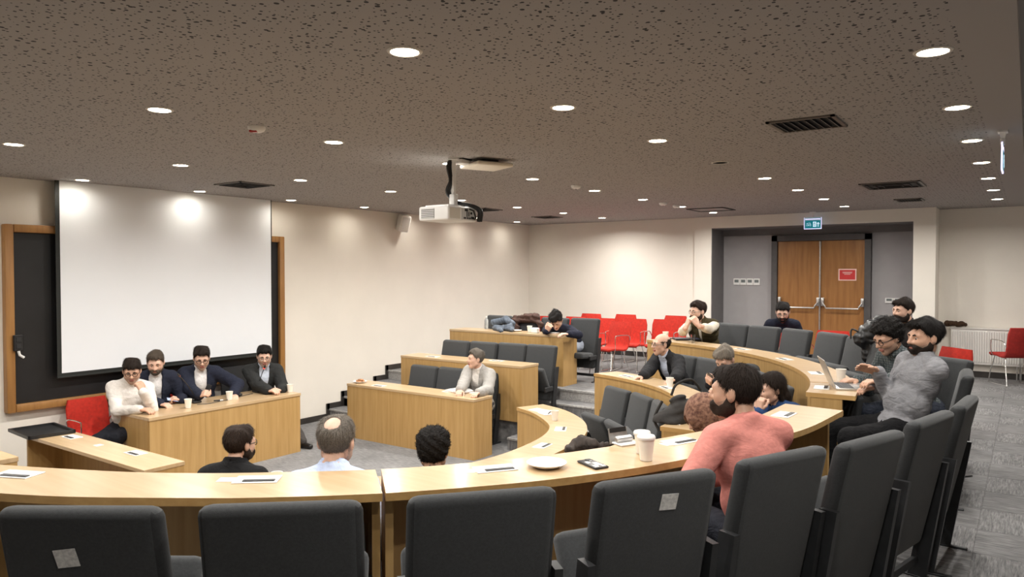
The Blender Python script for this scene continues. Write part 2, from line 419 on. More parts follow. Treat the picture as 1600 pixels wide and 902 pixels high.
# ceiling
m = MB(); m.b2((XW, YN, HC), (-.26, YR, HC + .08)); struct('ceiling', m, M_CEIL)
m = MB(); m.b2((-.26, YN, HC), (-.05, YR, HC + .08)); m.b2((-.05, YN, HC + .12), (XR, YR, HC + .2)); m.b2((-.07, YN, HC + .08), (-.05, YR, HC + .2)); struct('ceiling_border', m, M_CEILP)

# skirting
sk = MB()
def skz(y0, y1, z): sk.b2((XW, y0, z), (XW + .02, y1, z + .085))
for y0, y1, z in ((2.43, 7.57, 0), (7.57, 7.87, .155), (7.87, 8.57, TB), (8.57, 8.85, .465), (8.85, YF, TC)): skz(y0, y1, z)
for y, z0, z1 in ((7.57, 0, .155), (7.87, .155, TB), (8.57, TB, .465), (8.85, .465, TC)): sk.b2((XW, y - .005, z0), (XW + .02, y + .05, z1 + .085))
o = struct('baseboard_front', sk, M_SKIRT)
sk = MB(); sk.b2((XW, YF - .02, TC), (PX0, YF, TC + .095)); sk.b2((PX0 - .0, PY - .015, TC), (OX0, PY, TC + .09)); struct('baseboard_far', sk, M_SKIRT)
sk = MB(); sk.b2((PX1, YR - .02, TC), (XR, YR, TC + .095)); sk.b2((OX1, PY - .015, TC), (PX1, PY, TC + .09)); struct('baseboard_right', sk, M_SKIRT)

# ------------------------------------------------------------------ double door
DX0, DX1, DZ = -3.86, -2.20, 2.945
d = MB(); fw = .10
d.b2((DX0, YB - .09, TC), (DX0 + fw, YB, DZ)); d.b2((DX1 - fw, YB - .09, TC), (DX1, YB, DZ)); d.b2((DX0, YB - .09, DZ - fw), (DX1, YB, DZ))
door = bpy.data.objects.new('door_1', None); COL.objects.link(door); door.location = ((DX0 + DX1) / 2, YB, TC); door['kind'] = 'structure'
d.build('frame', M_DGREY, door, world=True)
xm = -3.02
for k, (a, b) in enumerate(((DX0 + fw + .004, xm - .003), (xm + .003, DX1 - fw - .004))):
    q = MB(); q.rbox(((a + b) / 2, YB - .03, (TC + DZ - fw) / 2), (b - a, .045, DZ - fw - TC - .008), .004, 1)
    leaf = q.build('leaf', M_DOOR, door, world=True)
    q = MB()
    zb = 1.70
    x0, x1 = a + .05, b - .02
    for x in (x0, x1): q.rbox((x, YB - .09, zb + .06), (.05, .07, .15), .012, 2)
    q.tube([(x0, YB - .13, zb + .05), (x0 + .05, YB - .13, zb - .02), (x0 + .06, YB - .13, zb - .05), (x1 - .06, YB - .13, zb - .05), (x1 - .05, YB - .13, zb - .02), (x1, YB - .13, zb + .05)], .014, 8)
    q.build('push_bar', M_STEEL, door, world=True)
q = MB(); q.cyl((xm, YB - .075, TC + .02), (xm, YB - .075, DZ - fw - .03), .015, n=8); q.rbox((xm, YB - .07, DZ - fw - .06), (.035, .04, .10), .006, 1)
q.build('vertical_rod', M_STEEL, door, world=True)

def text_mesh(body, size, mt, name, align='CENTER'):
    cu = bpy.data.curves.new(name, 'FONT'); cu.body = body; cu.size = size; cu.align_x = align; cu.align_y = 'CENTER'; cu.extrude = .0006
    tmp = bpy.data.objects.new(name, cu); COL.objects.link(tmp)
    bpy.context.view_layer.update()
    me = bpy.data.meshes.new_from_object(tmp.evaluated_get(bpy.context.evaluated_depsgraph_get()))
    bpy.data.objects.remove(tmp, do_unlink=True); me.materials.clear(); me.materials.append(mt)
    o = bpy.data.objects.new(name, me); COL.objects.link(o); return o

# red notice on the right leaf
c = atY(1324, 429.5, YB - .055)
n = thing('door_notice', 'small red notice with pale border taped to the right door leaf', 'sign', c)
M_SIGNR = mat('sign_red', (0.55, 0.03, 0.03), .5, var=.08); M_SIGNP = mat('sign_pale', (0.80, 0.55, 0.50), .6, var=.03)
q = MB(); q.rbox((0, 0.001, 0), (.29, .006, .205), .002, 1); q.build('border', M_SIGNP, n)
q = MB(); q.box((0, -.0035, 0), (.25, .004, .165)); q.build('red_panel', M_SIGNR, n)
for w_, z_ in ((.16, .045), (.15, .028), (.10, .008)):
    q = MB(); q.box((0, -.006, z_), (w_, .002, .008)); q.build('text_line', M_SIGNP, n)

# hanging exit signs
M_EXG = mat('exit_green', (0.0, 0.16, 0.20), .3, emit=(0.0, 0.22, 0.28), es=.55); M_EXW = mat('exit_white', (.8, .9, .95), .3, emit=(0.62, 0.85, 1.0), es=.8)
M_EXE = mat('exit_edge', (.75, .8, 1.0), .2, emit=(0.72, 0.62, 1.0), es=1.6); M_ACR = mat('exit_acrylic', (.35, .48, .55), .15, emit=(.3, .5, .6), es=.35)
def exit_sign(loc, rz, label):
    t = thing('exit_sign', label, 'exit sign', loc, rz)   # local: plate in xz, front = -y
    q = MB(); q.prism([(-.05, -.03), (.05, -.03), (.05, .03), (-.05, .03)], -.012, 0); q.build('ceiling_plate', M_WHITE, t)
    q = MB(); q.add([(-.05, -.02, -.012), (.05, -.02, -.012), (.05, .02, -.012), (-.05, .02, -.012), (-.015, -.012, -.055), (.015, -.012, -.055), (.015, .012, -.055), (-.015, .012, -.055)],
                    [(0, 1, 5, 4), (1, 2, 6, 5), (2, 3, 7, 6), (3, 0, 4, 7), (4, 5, 6, 7), (3, 2, 1, 0)]); q.rbox((0, 0, -.075), (.035, .03, .05), .006, 1); q.build('bracket', M_WHITE, t)
    pl = MB(); pl.box((0, 0, -.19), (.27, .008, .19)); plate = pl.build('plate', M_ACR, t)
    q = MB(); q.box((0, 0, -.286), (.274, .010, .006)); q.box((.136, 0, -.19), (.005, .010, .19)); q.box((-.136, 0, -.19), (.005, .010, .19)); q.box((0, 0, -.122), (.24, .012, .01))
    q.build('lit_edge', M_EXE, t)
    for s in (-1, 1):
        q = MB(); q.box((0, s * .0055, -.21), (.235, .003, .125)); q.build('green_panel', M_EXG, t)
        y = s * .0085
        q = MB()   # doorway and arrow
        q.box((.012, y, -.21), (.012, .002, .085)); q.box((.052, y, -.21), (.012, .002, .085)); q.box((.032, y, -.172), (.05, .002, .01)); q.box((.032, y, -.247), (.05, .002, .01))
        q.box((.087, y, -.222), (.014, .002, .06))
        q.add([(.062, y, -.207), (.112, y, -.207), (.087, y, -.172)], [(0, 1, 2)])
        q.cyl((.036, y - .001, -.186), (.036, y + .001, -.186), .007, n=10)
        q.add([(.030, y, -.196), (.042, y, -.196), (.038, y, -.218), (.046, y, -.238), (.038, y, -.24), (.030, y, -.222), (.022, y, -.238), (.017, y, -.234), (.027, y, -.214)], [tuple(range(9))])
        q.build('pictogram', M_EXW, t)
        for body, z in (('ACİL', -.196), ('ÇIKIŞ', -.226)):
            tx = text_mesh(body, .032, M_EXW, 'lettering'); tx.parent = t
            tx.location = (-.062 * (1 if s < 0 else -1), y + s * .0005, z); tx.rotation_euler = (R(90), 0, 0 if s < 0 else R(180))
    return t
p = atY(1270, 340, 13.0)
exit_sign((p[0], 13.0, HC), R(4), 'teal illuminated exit sign hanging in front of the door portal')
p = atz(1567, 205, HC)
exit_sign((p[0], p[1], HC), R(90), 'glowing exit sign seen edge-on, hanging at the right ceiling border')

# switches
def wallpanel(name, px, py, w_, h_, n_, label, Y):
    c = atY(px, py, Y - .01); t = thing(name, label, 'switch panel', (c[0], Y, c[2]))
    for i in range(n_):
        x = (i - (n_ - 1) / 2) * w_ / n_
        q = MB(); q.rbox((x, -.009, 0), (w_ / n_ - .006, .018, h_), .004, 1); f_ = q.build('control_plate', M_WHITE, t)
        q = MB(); q.box((x, -.019, .012), (w_ / n_ * .62, .003, h_ * .42)); q.build('display', mat('lcd_grey', (.16, .18, .18), .3, var=.1), f_)
    return t
wallpanel('switch_panel', 1166.5, 440.5, .50, .125, 4, 'row of four white thermostat controls on the grey recess wall', YB)
wallpanel('light_switch', 1396, 470, .26, .09, 2, 'white double light switch right of the wooden doors', YB)

# ------------------------------------------------------------------ radiator
t = thing('radiator', 'white ribbed panel radiator on the wall right of the doors', 'radiator', (-.53, YR - .02, .82))
q = MB(); q.rbox((0, -.05, .29), (.96, .07, .56), .008, 2); q.build('panel', M_RADI, t)
fin = MB(); fin.rbox((0, 0, 0), (.014, .016, .48), .005, 1); fm = fin.mesh('rib', M_RADI)
for i in range(29):
    o = bpy.data.objects.new('rib', fm); COL.objects.link(o); o.parent = t; o.location = (-.45 + i * .9 / 28, -.09, .29)
q = MB(); q.rbox((0, -.05, .575), (.98, .10, .02), .004, 1)
for i in range(24): q.box((-.44 + i * .0383, -.05, .586), (.012, .07, .004))
q.build('top_grille', M_RADI, t)
for x in (.40, .45):
    q = MB(); q.cyl((x, -.05, -.20), (x, -.05, .02), .011, n=8); q.build('pipe', M_STEEL, t)

# ------------------------------------------------------------------ blackboard, screen
BX = XW
t = thing('blackboard', 'large blackboard in a light wooden frame behind the projection screen', 'blackboard', (BX, 5.0, .78))
y0, y1, z0, z1, fw = 3.20, 6.74, .79, 2.80, .085
q = MB(); q.b2((BX, y0 + .02, z0 + .02), (BX + .05, y1 - .02, z1 - .02)); q.build('board', M_BLACK, t, world=True)
for nm, lo, hi in (('frame_side', (BX, y0, z0), (BX + .10, y0 + fw, z1)), ('frame_side', (BX, y1 - fw, z0), (BX + .10, y1, z1)), ('frame_rail', (BX, y0 + fw, z0), (BX + .10, y1 - fw, z0 + fw)), ('frame_rail', (BX, y0 + fw, z1 - fw), (BX + .10, y1 - fw, z1))):
    q = MB(); q.rbox([(a + b) / 2 for a, b in zip(lo, hi)], [b - a for a, b in zip(lo, hi)], .012, 2); q.build(nm, M_FRAME, t, world=True)
c = atX(27, 536, BX + .10)
t2 = thing('control_box', 'small black switch box on the left side of the blackboard frame', 'control box', (BX + .10, c[1], c[2]))
q = MB(); q.rbox((.02, 0, .0), (.04, .09, .17), .006, 1); q.build('body', M_DARKP, t2)
for z in (.035, -.035):
    q = MB(); q.rbox((.042, 0, z), (.008, .05, .05), .004, 1); q.build('switch', M_POST, t2)
q = MB(); q.tube([(.03, .0, -.085), (.03, .01, -.13), (.03, .05, -.16)], .014, 8); q.build('white_cord', M_WHITE, t2)

SX = XW + .16
t = thing('projection_screen', 'white pull-down projection screen with black border', 'screen', (SX, 5.07, 1.12))
q = MB(); q.b2((SX - .004, 3.665, 1.13), (SX, 6.475, HC - .001)); q.build('black_border', M_SCRB, t, world=True)
q = MB(); q.b2((SX - .001, 3.71, 1.17), (SX + .003, 6.455, HC - .001)); q.build('white_fabric', M_SCREEN, t, world=True)
q = MB(); q.rbox((SX, 5.07, 1.125), (.02, 2.82, .022), .005, 1); q.build('bottom_bar', M_SCRB, t, world=True)

# wall speaker
c = atX(633, 345, XW + .13)
t = thing('wall_speaker', 'small white loudspeaker tilted on the front wall under the ceiling', 'speaker', (XW, c[1], c[2]))
Mx = np.array(Matrix.Rotation(R(18), 3, 'Y') @ Matrix.Rotation(R(-18), 3, 'Z'))
q = MB(); q.rbox((.15, 0, 0), (.16, .19, .29), .03, 3, M=Mx); q.build('cabinet', M_WHITE, t)
q = MB(); q.rbox((.228, 0, 0), (.012, .15, .24), .005, 1, M=Mx); q.build('grille', mat('speaker_grille', (.6, .58, .55), .7, var=.1, vscale=120), t)
q = MB(); q.cyl((0, 0, .02), (.1, 0, .02), .025, n=8); q.build('bracket', M_WHITE, t)

# ------------------------------------------------------------------ ceiling things
LX = [-8.47, -6.53, -4.40, -2.33, -.37]; LY = [2.45 + 1.385 * k for k in range(-1, 8)]
rowname = ['in the row along the screen wall', 'in the second row from the screen wall', 'in the middle row above the projector', 'in the row leading to the exit sign', 'in the rightmost row']
def downlight(x, y, label, on=True, group=None, k_=1.0):
    t = thing('downlight', label, 'ceiling light', (x, y, HC), 0, group)
    q = MB(); q.lathe([(.063, -.002), (.066, -.007), (.078, -.006), (.082, -.001)], 28); q.build('trim_ring', M_SPOT, t)
    q = MB(); q.lathe([(0.0, -.004), (.063, -.004)], 28); q.build('diffuser', M_LAMP if on else M_LAMPOFF, t)
    if on:
        ld = bpy.data.lights.new('lamp', 'AREA'); ld.shape = 'DISK'; ld.size = .12; ld.energy = LAMP_W * k_; ld.color = LAMP_COL; ld.spread = R(160)
        lo = bpy.data.objects.new('lamp', ld); COL.objects.link(lo); lo.parent = t; lo.location = (0, 0, -.012)
    return t
def project(P):
    v = np.asarray(P, float) - _C; dd = v @ _F
    return 800 + F_PX * (v @ _R) / dd, 451 - F_PX * (v @ _U) / dd, dd
for i, x in enumerate(LX):
    k = 0
    for j, y in enumerate(LY):
        px, py, dd = project((x, y, HC))
        vis = dd > 0 and -15 < px < 1615 and py > -15
        if i == 3 and j == 4:
            downlight(x, y, 'unlit ceiling downlight in the row leading to the exit sign', False); k += 1; continue
        if vis:
            downlight(x, y, 'round lit ceiling downlight, %s from the camera %s' % (ORD[k], rowname[i]), group='recessed ceiling downlights', k_=[.09, 1.4, 1.05, .92, .75][i]); k += 1
        else:
            downlight(x, y, 'round lit ceiling downlight outside the picture', group='recessed ceiling downlights', k_=[.09, 1.4, 1.05, .92, .75][i])

def vent(cx, cy, sx, sy, label, style):
    t = thing('ceiling_vent', label, 'vent', (cx, cy, HC))
    q = MB()
    for a, b, c_, d_ in ((-sx / 2, -sy / 2, sx / 2, -sy / 2 + .025), (-sx / 2, sy / 2 - .025, sx / 2, sy / 2), (-sx / 2, -sy / 2, -sx / 2 + .025, sy / 2), (sx / 2 - .025, -sy / 2, sx / 2, sy / 2)): q.b2((a, b, -.012), (c_, d_, 0))
    q.build('frame', M_VFR if style != 'hatch' else M_VENT, t)
    if style == 'hatch':
        q = MB(); q.b2((-sx / 2 + .03, -sy / 2 + .03, -.004), (sx / 2 - .03, sy / 2 - .03, 0)); q.build('hatch_lid', M_CEILP, t); return
    q = MB(); q.b2((-sx / 2 + .02, -sy / 2 + .02, -.003), (sx / 2 - .02, sy / 2 - .02, 0)); q.build('backing', M_VENT, t)
    Mr = np.array(Matrix.Rotation(R(40), 3, 'Y'))
    if style == 'slats':
        nsl = 8
        for i in range(nsl):
            x = -sx / 2 + .05 + i * (sx - .1) / (nsl - 1)
            q = MB(); q.box((0, 0, 0), (.035, sy - .06, .003), 0, Mr, (x, 0, -.012)); q.build('slat', M_VFR, t)
    else:
        for k in (.82, .58, .34):
            q = MB(); a = sx / 2 * k; b = sy / 2 * k
            for lo, hi in (((-a, -b), (a, -b + .012)), ((-a, b - .012), (a, b)), ((-a, -b), (-a + .012, b)), ((a - .012, -b), (a, b))): q.b2((lo[0], lo[1], -.018), (hi[0], hi[1], -.003))
            q.build('ring_louvre', M_VENT, t)
vent(-1.24, 5.21, .43, .43, 'square louvred ceiling vent, the large one nearest the camera at right', 'slats')
vent(-1.30, 9.47, .62, .66, 'dark rectangular ceiling return vent between the two right light rows', 'dark')
vent(-1.38, 11.57, .34, .42, 'small louvred ceiling vent near the radiator wall', 'slats')
vent(-7.40, 5.12, .50, .46, 'square ceiling diffuser in front of the projection screen', 'rings')
vent(-7.25, 9.40, .50, .48, 'square ceiling diffuser behind the projector', 'rings')
vent(-7.25, 11.37, .42, .42, 'square ceiling diffuser near the far left corner', 'rings')
vent(-4.2, 11.5, .60, .60, 'square ceiling access hatch with dark outline near the door portal', 'hatch')

def detector(px, py, label, red=False):
    c = atz(px, py, HC)
    t = thing('smoke_detector', label, 'smoke detector', c)
    q = MB(); q.lathe([(.06, 0), (.06, -.014), (.05, -.03), (.03, -.04), (0, -.042)], 18); q.build('housing', M_WHITE, t)
    if red:
        q = MB(); q.box((0, 0, 0), (.05, .028, .012), 0, np.array(Matrix.Rotation(R(35), 3, 'Z')), (.005, -.03, -.036)); q.build('red_tab', M_DRED, t)
    else:
        q = MB(); q.lathe([(.008, -.04), (.006, -.048), (0, -.048)], 8); q.build('sensor', M_DARKP, t)
detector(401, 198, 'white smoke detector with a red tab, on the left ceiling', True)
detector(900, 290, 'white smoke detector in the middle of the ceiling')
detector(1036, 317, 'small white smoke detector, left one of two near the hatch')
detector(1057, 321, 'small white smoke detector, right one of two near the hatch')

# wifi access point and the projector
c = atz(760, 251, HC)
t = thing('access_point', 'flat white wireless access point hanging beside the projector mount', 'access point', (c[0], c[1], HC))
Mz = np.array(Matrix.Rotation(R(-24), 3, 'Z'))
q = MB(); q.rbox((0, 0, -.05), (.36, .36, .035), .015, 3, M=Mz); q.build('housing', mat('ap_cream', (.72, .66, .56), .5, var=.03), t)
q = MB(); q.box((0, 0, -.02), (.16, .16, .04), 0, Mz); q.build('mount', M_DARKP, t)
t = thing('junction_box', 'small white cable junction box between projector cable and access point', 'junction box', (-4.13, 5.07, HC))
q = MB(); q.rbox((0, 0, -.03), (.09, .12, .04), .006, 1); q.build('box', M_WHITE, t)
q = MB(); q.rbox((0, .02, -.005), (.10, .13, .012), .003, 1); q.build('back_plate', M_DARKP, t)

PXc, PYc, PZ = -4.20, 4.96, 2.80
t = thing('projector', 'white ceiling projector on a pole with a black cable', 'projector', (PXc, PYc, PZ))
q = MB(); q.rbox((0, 0, 0), (.34, .40, .125), .018, 3); q.build('body', M_WHITE, t)
q = MB(); q.rbox((0, 0, .07), (.22, .20, .02), .005, 1); q.box((0, -.14, .07), (.26, .02, .012)); q.box((0, .14, .07), (.26, .02, .012)); q.build('mount_plate', M_WHITE, t)
q = MB(); q.cyl((.04, .03, .07), (.04, .03, HC - PZ), .02, n=12); q.rbox((.04, .03, .12), (.06, .06, .12), .006, 1); q.cyl((.04, .03, HC - PZ - .02), (.04, .03, HC - PZ), .05, n=16); q.build('pole', M_WHITE, t)
q = MB(); q.box((-.06, -.201, 0), (.15, .004, .085)); q.build('side_vent', mat('vent_grey', (.22, .21, .20), .6, var=.1), t)
for i in range(6):
    q = MB(); q.box((-.06, -.205, -.037 + i * .015), (.15, .006, .005)); q.build('vent_bar', M_WHITE, t)
q = MB(); q.box((.171, -.11, 0), (.004, .14, .09)); q.build('rear_cover', mat('projector_beige', (.62, .58, .50), .5, var=.03), t)
q = MB(); q.box((.171, .08, .0), (.004, .2, .1)); pp = q.build('port_panel', mat('port_grey', (.55, .54, .52), .5, var=.05), t)
for i, (y, z, w_, h_) in enumerate(((.02, -.035, .03, .014), (.06, -.035, .02, .014), (.09, -.035, .02, .014), (.05, .0, .008, .05), (.075, .0, .008, .04), (.11, .01, .02, .02), (.13, -.03, .04, .02), (.04, .035, .04, .02))):
    q = MB(); q.box((.175, y, z), (.005, w_, h_)); q.build('port', M_DARKP, t)
q = MB(); q.cyl((-.17, .08, 0), (-.21, .08, 0), .045, n=16); q.build('lens', M_DARKP, t)
cab = spline([(.02, .02, HC - PZ - .01), (.0, .0, .42), (.02, .01, .30), (-.01, .0, .2), (.05, .05, .11), (.16, .13, .08), (.215, .17, .03), (.20, .18, -.06)], 6)
q = MB(); q.tube(cab, .017, 8); q.tube(cab + np.array([.018, .012, .0]), .012, 8); q.tube([(.19, .06, .045), (.215, .09, .03), (.21, .13, -.03), (.18, .15, -.04)], .008, 6); q.build('cable', M_DARKP, t)

# ================================================================== DESKS
DH = .745
def nearest(P, q): return int(np.argmin(np.linalg.norm(np.asarray(P) - np.asarray(q)[:2], axis=1)))

DESKS = {}
def sockets(parent, items, z, path=None, yaw=None):
    for it in items:
        px, py = it[0], it[1]; kind = it[2] if len(it) > 2 else 'plate'
        c = atz(px, py, z)
        if path is not None:
            i = min(max(nearest(path, c), 1), len(path) - 2); d = nrm(path[i + 1] - path[i - 1])
        else: d = np.array([math.cos(yaw), math.sin(yaw)])
        if d @ _R[:2] < 0: d = -d
        x = np.array([d[0], d[1], 0]); y = np.array([-d[1], d[0], 0]); M3 = np.stack([x, y, [0, 0, 1]], 1)
        if kind == 'tag':
            q = MB(); q.box((0, 0, .0006), (.075, .065, .001), 0, M3, c); q.build('paper_tag', M_TAG, parent, world=True); continue
        q = MB(); q.rbox((0, 0, .002), (.20, .115, .005), .002, 1, 0, M3, c); pl = q.build('socket_plate', M_ALU, parent, world=True)
        q = MB(); q.box((.015, -.030, .0055), (.14, .026, .005), 0, M3, c - np.array(parent.location)); q.build('cable_slot', M_DARKP, pl)

def curved_desk(label, IN, OUT, ztop, zfloor, zlow, items=(), group=None, n=None, ends=(1, 1)):
    n = n or max(6, int(np.linalg.norm(np.diff(IN, axis=0), axis=1).sum() / .09))
    a = resample(IN, n); b = resample(OUT, n); mid = (a[n // 2] + b[n // 2]) / 2
    t = thing('curved_desk', label, 'desk', (mid[0], mid[1], zfloor), 0, group)
    th = .035
    q = MB(); vs = []; fs = []
    for z in (ztop, ztop - th):
        for P in (a, b): vs += [(p[0], p[1], z) for p in P]
    for i in range(n - 1):
        fs += [(i, i + 1, n + i + 1, n + i), (2 * n + i, 3 * n + i, 3 * n + i + 1, 2 * n + i + 1)]
    q.add(vs, fs, 0)
    ed = []
    for i in range(n - 1): ed += [(i, 2 * n + i, 2 * n + i + 1, i + 1), (n + i, n + i + 1, 3 * n + i + 1, 3 * n + i)]
    ed += [(0, n, 3 * n, 2 * n), (n - 1, 3 * n - 1, 4 * n - 1, 2 * n - 1)]
    q.add(vs, ed, 1)
    me_top = q.build('desk_top', [M_WTOP, M_WEDGE], t, world=True, angle=30)
    # curved front panel
    nd = nrm2(b - a)
    p0 = a + nd * .012; p1 = a + nd * .034; zt = ztop - th; zb = zlow
    vs = []; fs = []
    for P in (p0, p1):
        for z in (zb, zt): vs += [(p[0], p[1], z) for p in P]
    for i in range(n - 1):
        fs += [(i, i + 1, n + i + 1, n + i), (2 * n + i, 3 * n + i, 3 * n + i + 1, 2 * n + i + 1), (i, 2 * n + i, 2 * n + i + 1, i + 1), (n + i, n + i + 1, 3 * n + i + 1, 3 * n + i)]
    fs += [(0, n, 3 * n, 2 * n), (n - 1, 3 * n - 1, 4 * n - 1, 2 * n - 1)]
    q = MB(); q.add(vs, fs); q.build('front_panel', M_WFRONT, t, world=True, angle=30)
    for e, i in ((0, 0), (1, n - 1)):
        if not ends[e]: continue
        s = a[i] + nd[i] * .034; f_ = b[i] - nd[i] * .09; dirn = nrm(f_ - s); w = np.linalg.norm(f_ - s)
        tang = nrm(a[1] - a[0]) if i == 0 else nrm(a[-2] - a[-1])
        c = (s + f_) / 2 + tang * .02
        M3 = np.stack([[dirn[0], dirn[1], 0], [-dirn[1], dirn[0], 0], [0, 0, 1]], 1)
        q = MB(); q.box((0, 0, 0), (w, .035, zt - zfloor), 0, M3, (c[0], c[1], (zt + zfloor) / 2)); q.build('end_panel', M_WFRONT, t, world=True)
    sockets(t, items, ztop, path=IN)
    DESKS[label] = t
    return t
def nrm2(v): return v / np.linalg.norm(v, axis=1)[:, None]

def cut(P, q0, q1):
    i, j = sorted((nearest(P, q0), nearest(P, q1))); return P[i:j + 1]
# row A (lowest, innermost): one long horseshoe in three lengths
def seg(IN, OUT, f0, f1):
    a = resample(IN, 200); b = resample(OUT, 200); i, j = int(f0 * 199), int(f1 * 199) + 1; return a[i:j], b[i:j]
a, b = seg(A_IN, A_OUT, 0, .498)
curved_desk('innermost curved wooden desk holding a paper cup, papers and a dark coat', a, b, DH, 0, 0, [(876, 671), (847.5, 697)])
a, b = seg(A_IN, A_OUT, .502, 1)
curved_desk('innermost curved desk in front of the short-haired man, mostly hidden', a, b, DH, 0, 0)
curved_desk('curved middle desk in front of the bald man in a black suit', BF_IN, BF_OUT, TB + DH, TB, 0, [(980, 588), (1042, 606), (1057, 660)])
curved_desk('middle curved desk in front of the man in pale blue shirt', BN_IN, BN_OUT, TB + DH, TB, 0)
a, b = seg(CF_IN, CF_OUT, 0, .498)
curved_desk('outer curved desk under the elbows of the man in a green vest', a, b, TC + DH, TC, TB, [(1160, 546), (1226, 561.6)])
a, b = seg(CF_IN, CF_OUT, .502, .878)
curved_desk('outer curved desk in the middle of the far right arc, with bare top', a, b, TC + DH, TC, TB, [(1275, 583.6)], ends=(1, 0))
a, b = seg(CF_IN, CF_OUT, .881, 1)
curved_desk('short outer desk end carrying the open laptop', a, b, TC + DH, TC, TB, [(1284, 606)], ends=(0, 1))
ZN = TC + DH - .005
fI = np.r_[0, np.cumsum(np.linalg.norm(np.diff(resample(CN_IN, 400), axis=0), axis=1))]; fI /= fI[-1]
fO = np.r_[0, np.cumsum(np.linalg.norm(np.diff(resample(CN_OUT, 400), axis=0), axis=1))]; fO /= fO[-1]
rI = resample(CN_IN, 400); rO = resample(CN_OUT, 400)
def seg2(qi0, qo0, qi1, qo1):
    i0 = 0 if qi0 is None else nearest(rI, qi0); i1 = 399 if qi1 is None else nearest(rI, qi1)
    o0 = 0 if qo0 is None else nearest(rO, qo0); o1 = 399 if qo1 is None else nearest(rO, qo1)
    return rI[i0:i1 + 1], rO[o0:o1 + 1]
a, b = seg2(None, None, (-1.51, 4.325), (-1.14, 4.295))
curved_desk('right end section of the nearest curved desk, beyond the man in pink', a, b, ZN, TC, TB, [(1225, 648.5), (1206, 655, 'tag')], ends=(1, 0))
a, b = seg2((-1.512, 4.31), (-1.143, 4.28), (-2.50, 2.455), (-2.208, 2.204))
curved_desk('nearest curved desk section with the white plate, phone and lidded cup', a, b, ZN, TC, TB, [(773, 733), (733, 736.5, 'tag'), (1062, 690), (1043, 694, 'tag')], ends=(0, 1))
a, b = seg2((-2.513, 2.442), (-2.222, 2.190), None, None)
curved_desk('nearest curved desk section at lower left, with bare glossy top', a, b, ZN, TC, TB, [(27, 742), (402, 750), (354, 750, 'tag')])

def straight_desk(label, x0, x1, yf, yb, zfloor, items=(), panel_to=None):
    """yf = y of the front (closed) side, yb = open side"""
    t = thing('straight_desk', label, 'desk', ((x0 + x1) / 2, (yf + yb) / 2, zfloor))
    s = 1 if yb > yf else -1; zt = zfloor + DH
    q = MB(); q.rbox(((x0 + x1) / 2, (yf + yb) / 2, zt - .016), (x1 - x0, abs(yb - yf), .032), .002, 1); q.build('desk_top', M_WTOP, t, world=True)
    q = MB(); q.b2((x0 + .004, min(yf + s * .006, yf + s * .03), zfloor if panel_to is None else panel_to), (x1 - .004, max(yf + s * .006, yf + s * .03), zt - .032)); q.build('front_panel', M_WFRONT, t, world=True)
    for x in (x0 + .004, x1 - .030):
        q = MB(); lo, hi = sorted((yf + s * .03, yb - s * .008)); q.b2((x, lo, zfloor), (x + .026, hi, zt - .032)); q.build('end_panel', M_WFRONT, t, world=True)
    sockets(t, items, zt, yaw=0.0)
    return t
straight_desk('lowest straight wooden desk by the wall, in front of the man in grey blazer', -7.70, -5.46, 6.92, 7.30, 0, [(592, 603)])
straight_desk('middle straight wooden desk, behind the man in grey blazer', -7.58, -5.40, 7.86, 8.26, TB, [(676, 557.5), (776, 564)], panel_to=TB)
straight_desk('highest straight wooden desk by the wall, with coats and the student leaning on it', -7.65, -5.50, 9.06, 9.47, TC)
straight_desk('straight wooden desk at lower left carrying the black tray', -7.76, -5.62, 3.31, 2.97, 0, [(112, 683), (212, 708.5), (154, 696, 'tag')])
straight_desk('straight wooden desk cut by the left picture edge', -7.7, -5.52, 2.07, 1.74, TB)

t = thing('panel_table', 'long wooden speakers table in front of the screen', 'table', (-7.88, 5.03, 0))
q = MB(); q.rbox((-7.885, 5.035, .733), (.67, 1.97, .034), .002, 1); q.build('table_top', M_WTOPY, t, world=True)
for y0_, y1_ in ((4.06, 4.70), (4.702, 5.36), (5.362, 6.012)):
    q = MB(); q.b2((-7.583, y0_, 0), (-7.557, y1_, .716)); q.build('front_panel', M_WFRONT, t, world=True)
for y in (4.055, 5.99):
    q = MB(); q.b2((-8.20, y, 0), (-7.584, y + .026, .716)); q.build('end_panel', M_WFRONT, t, world=True)

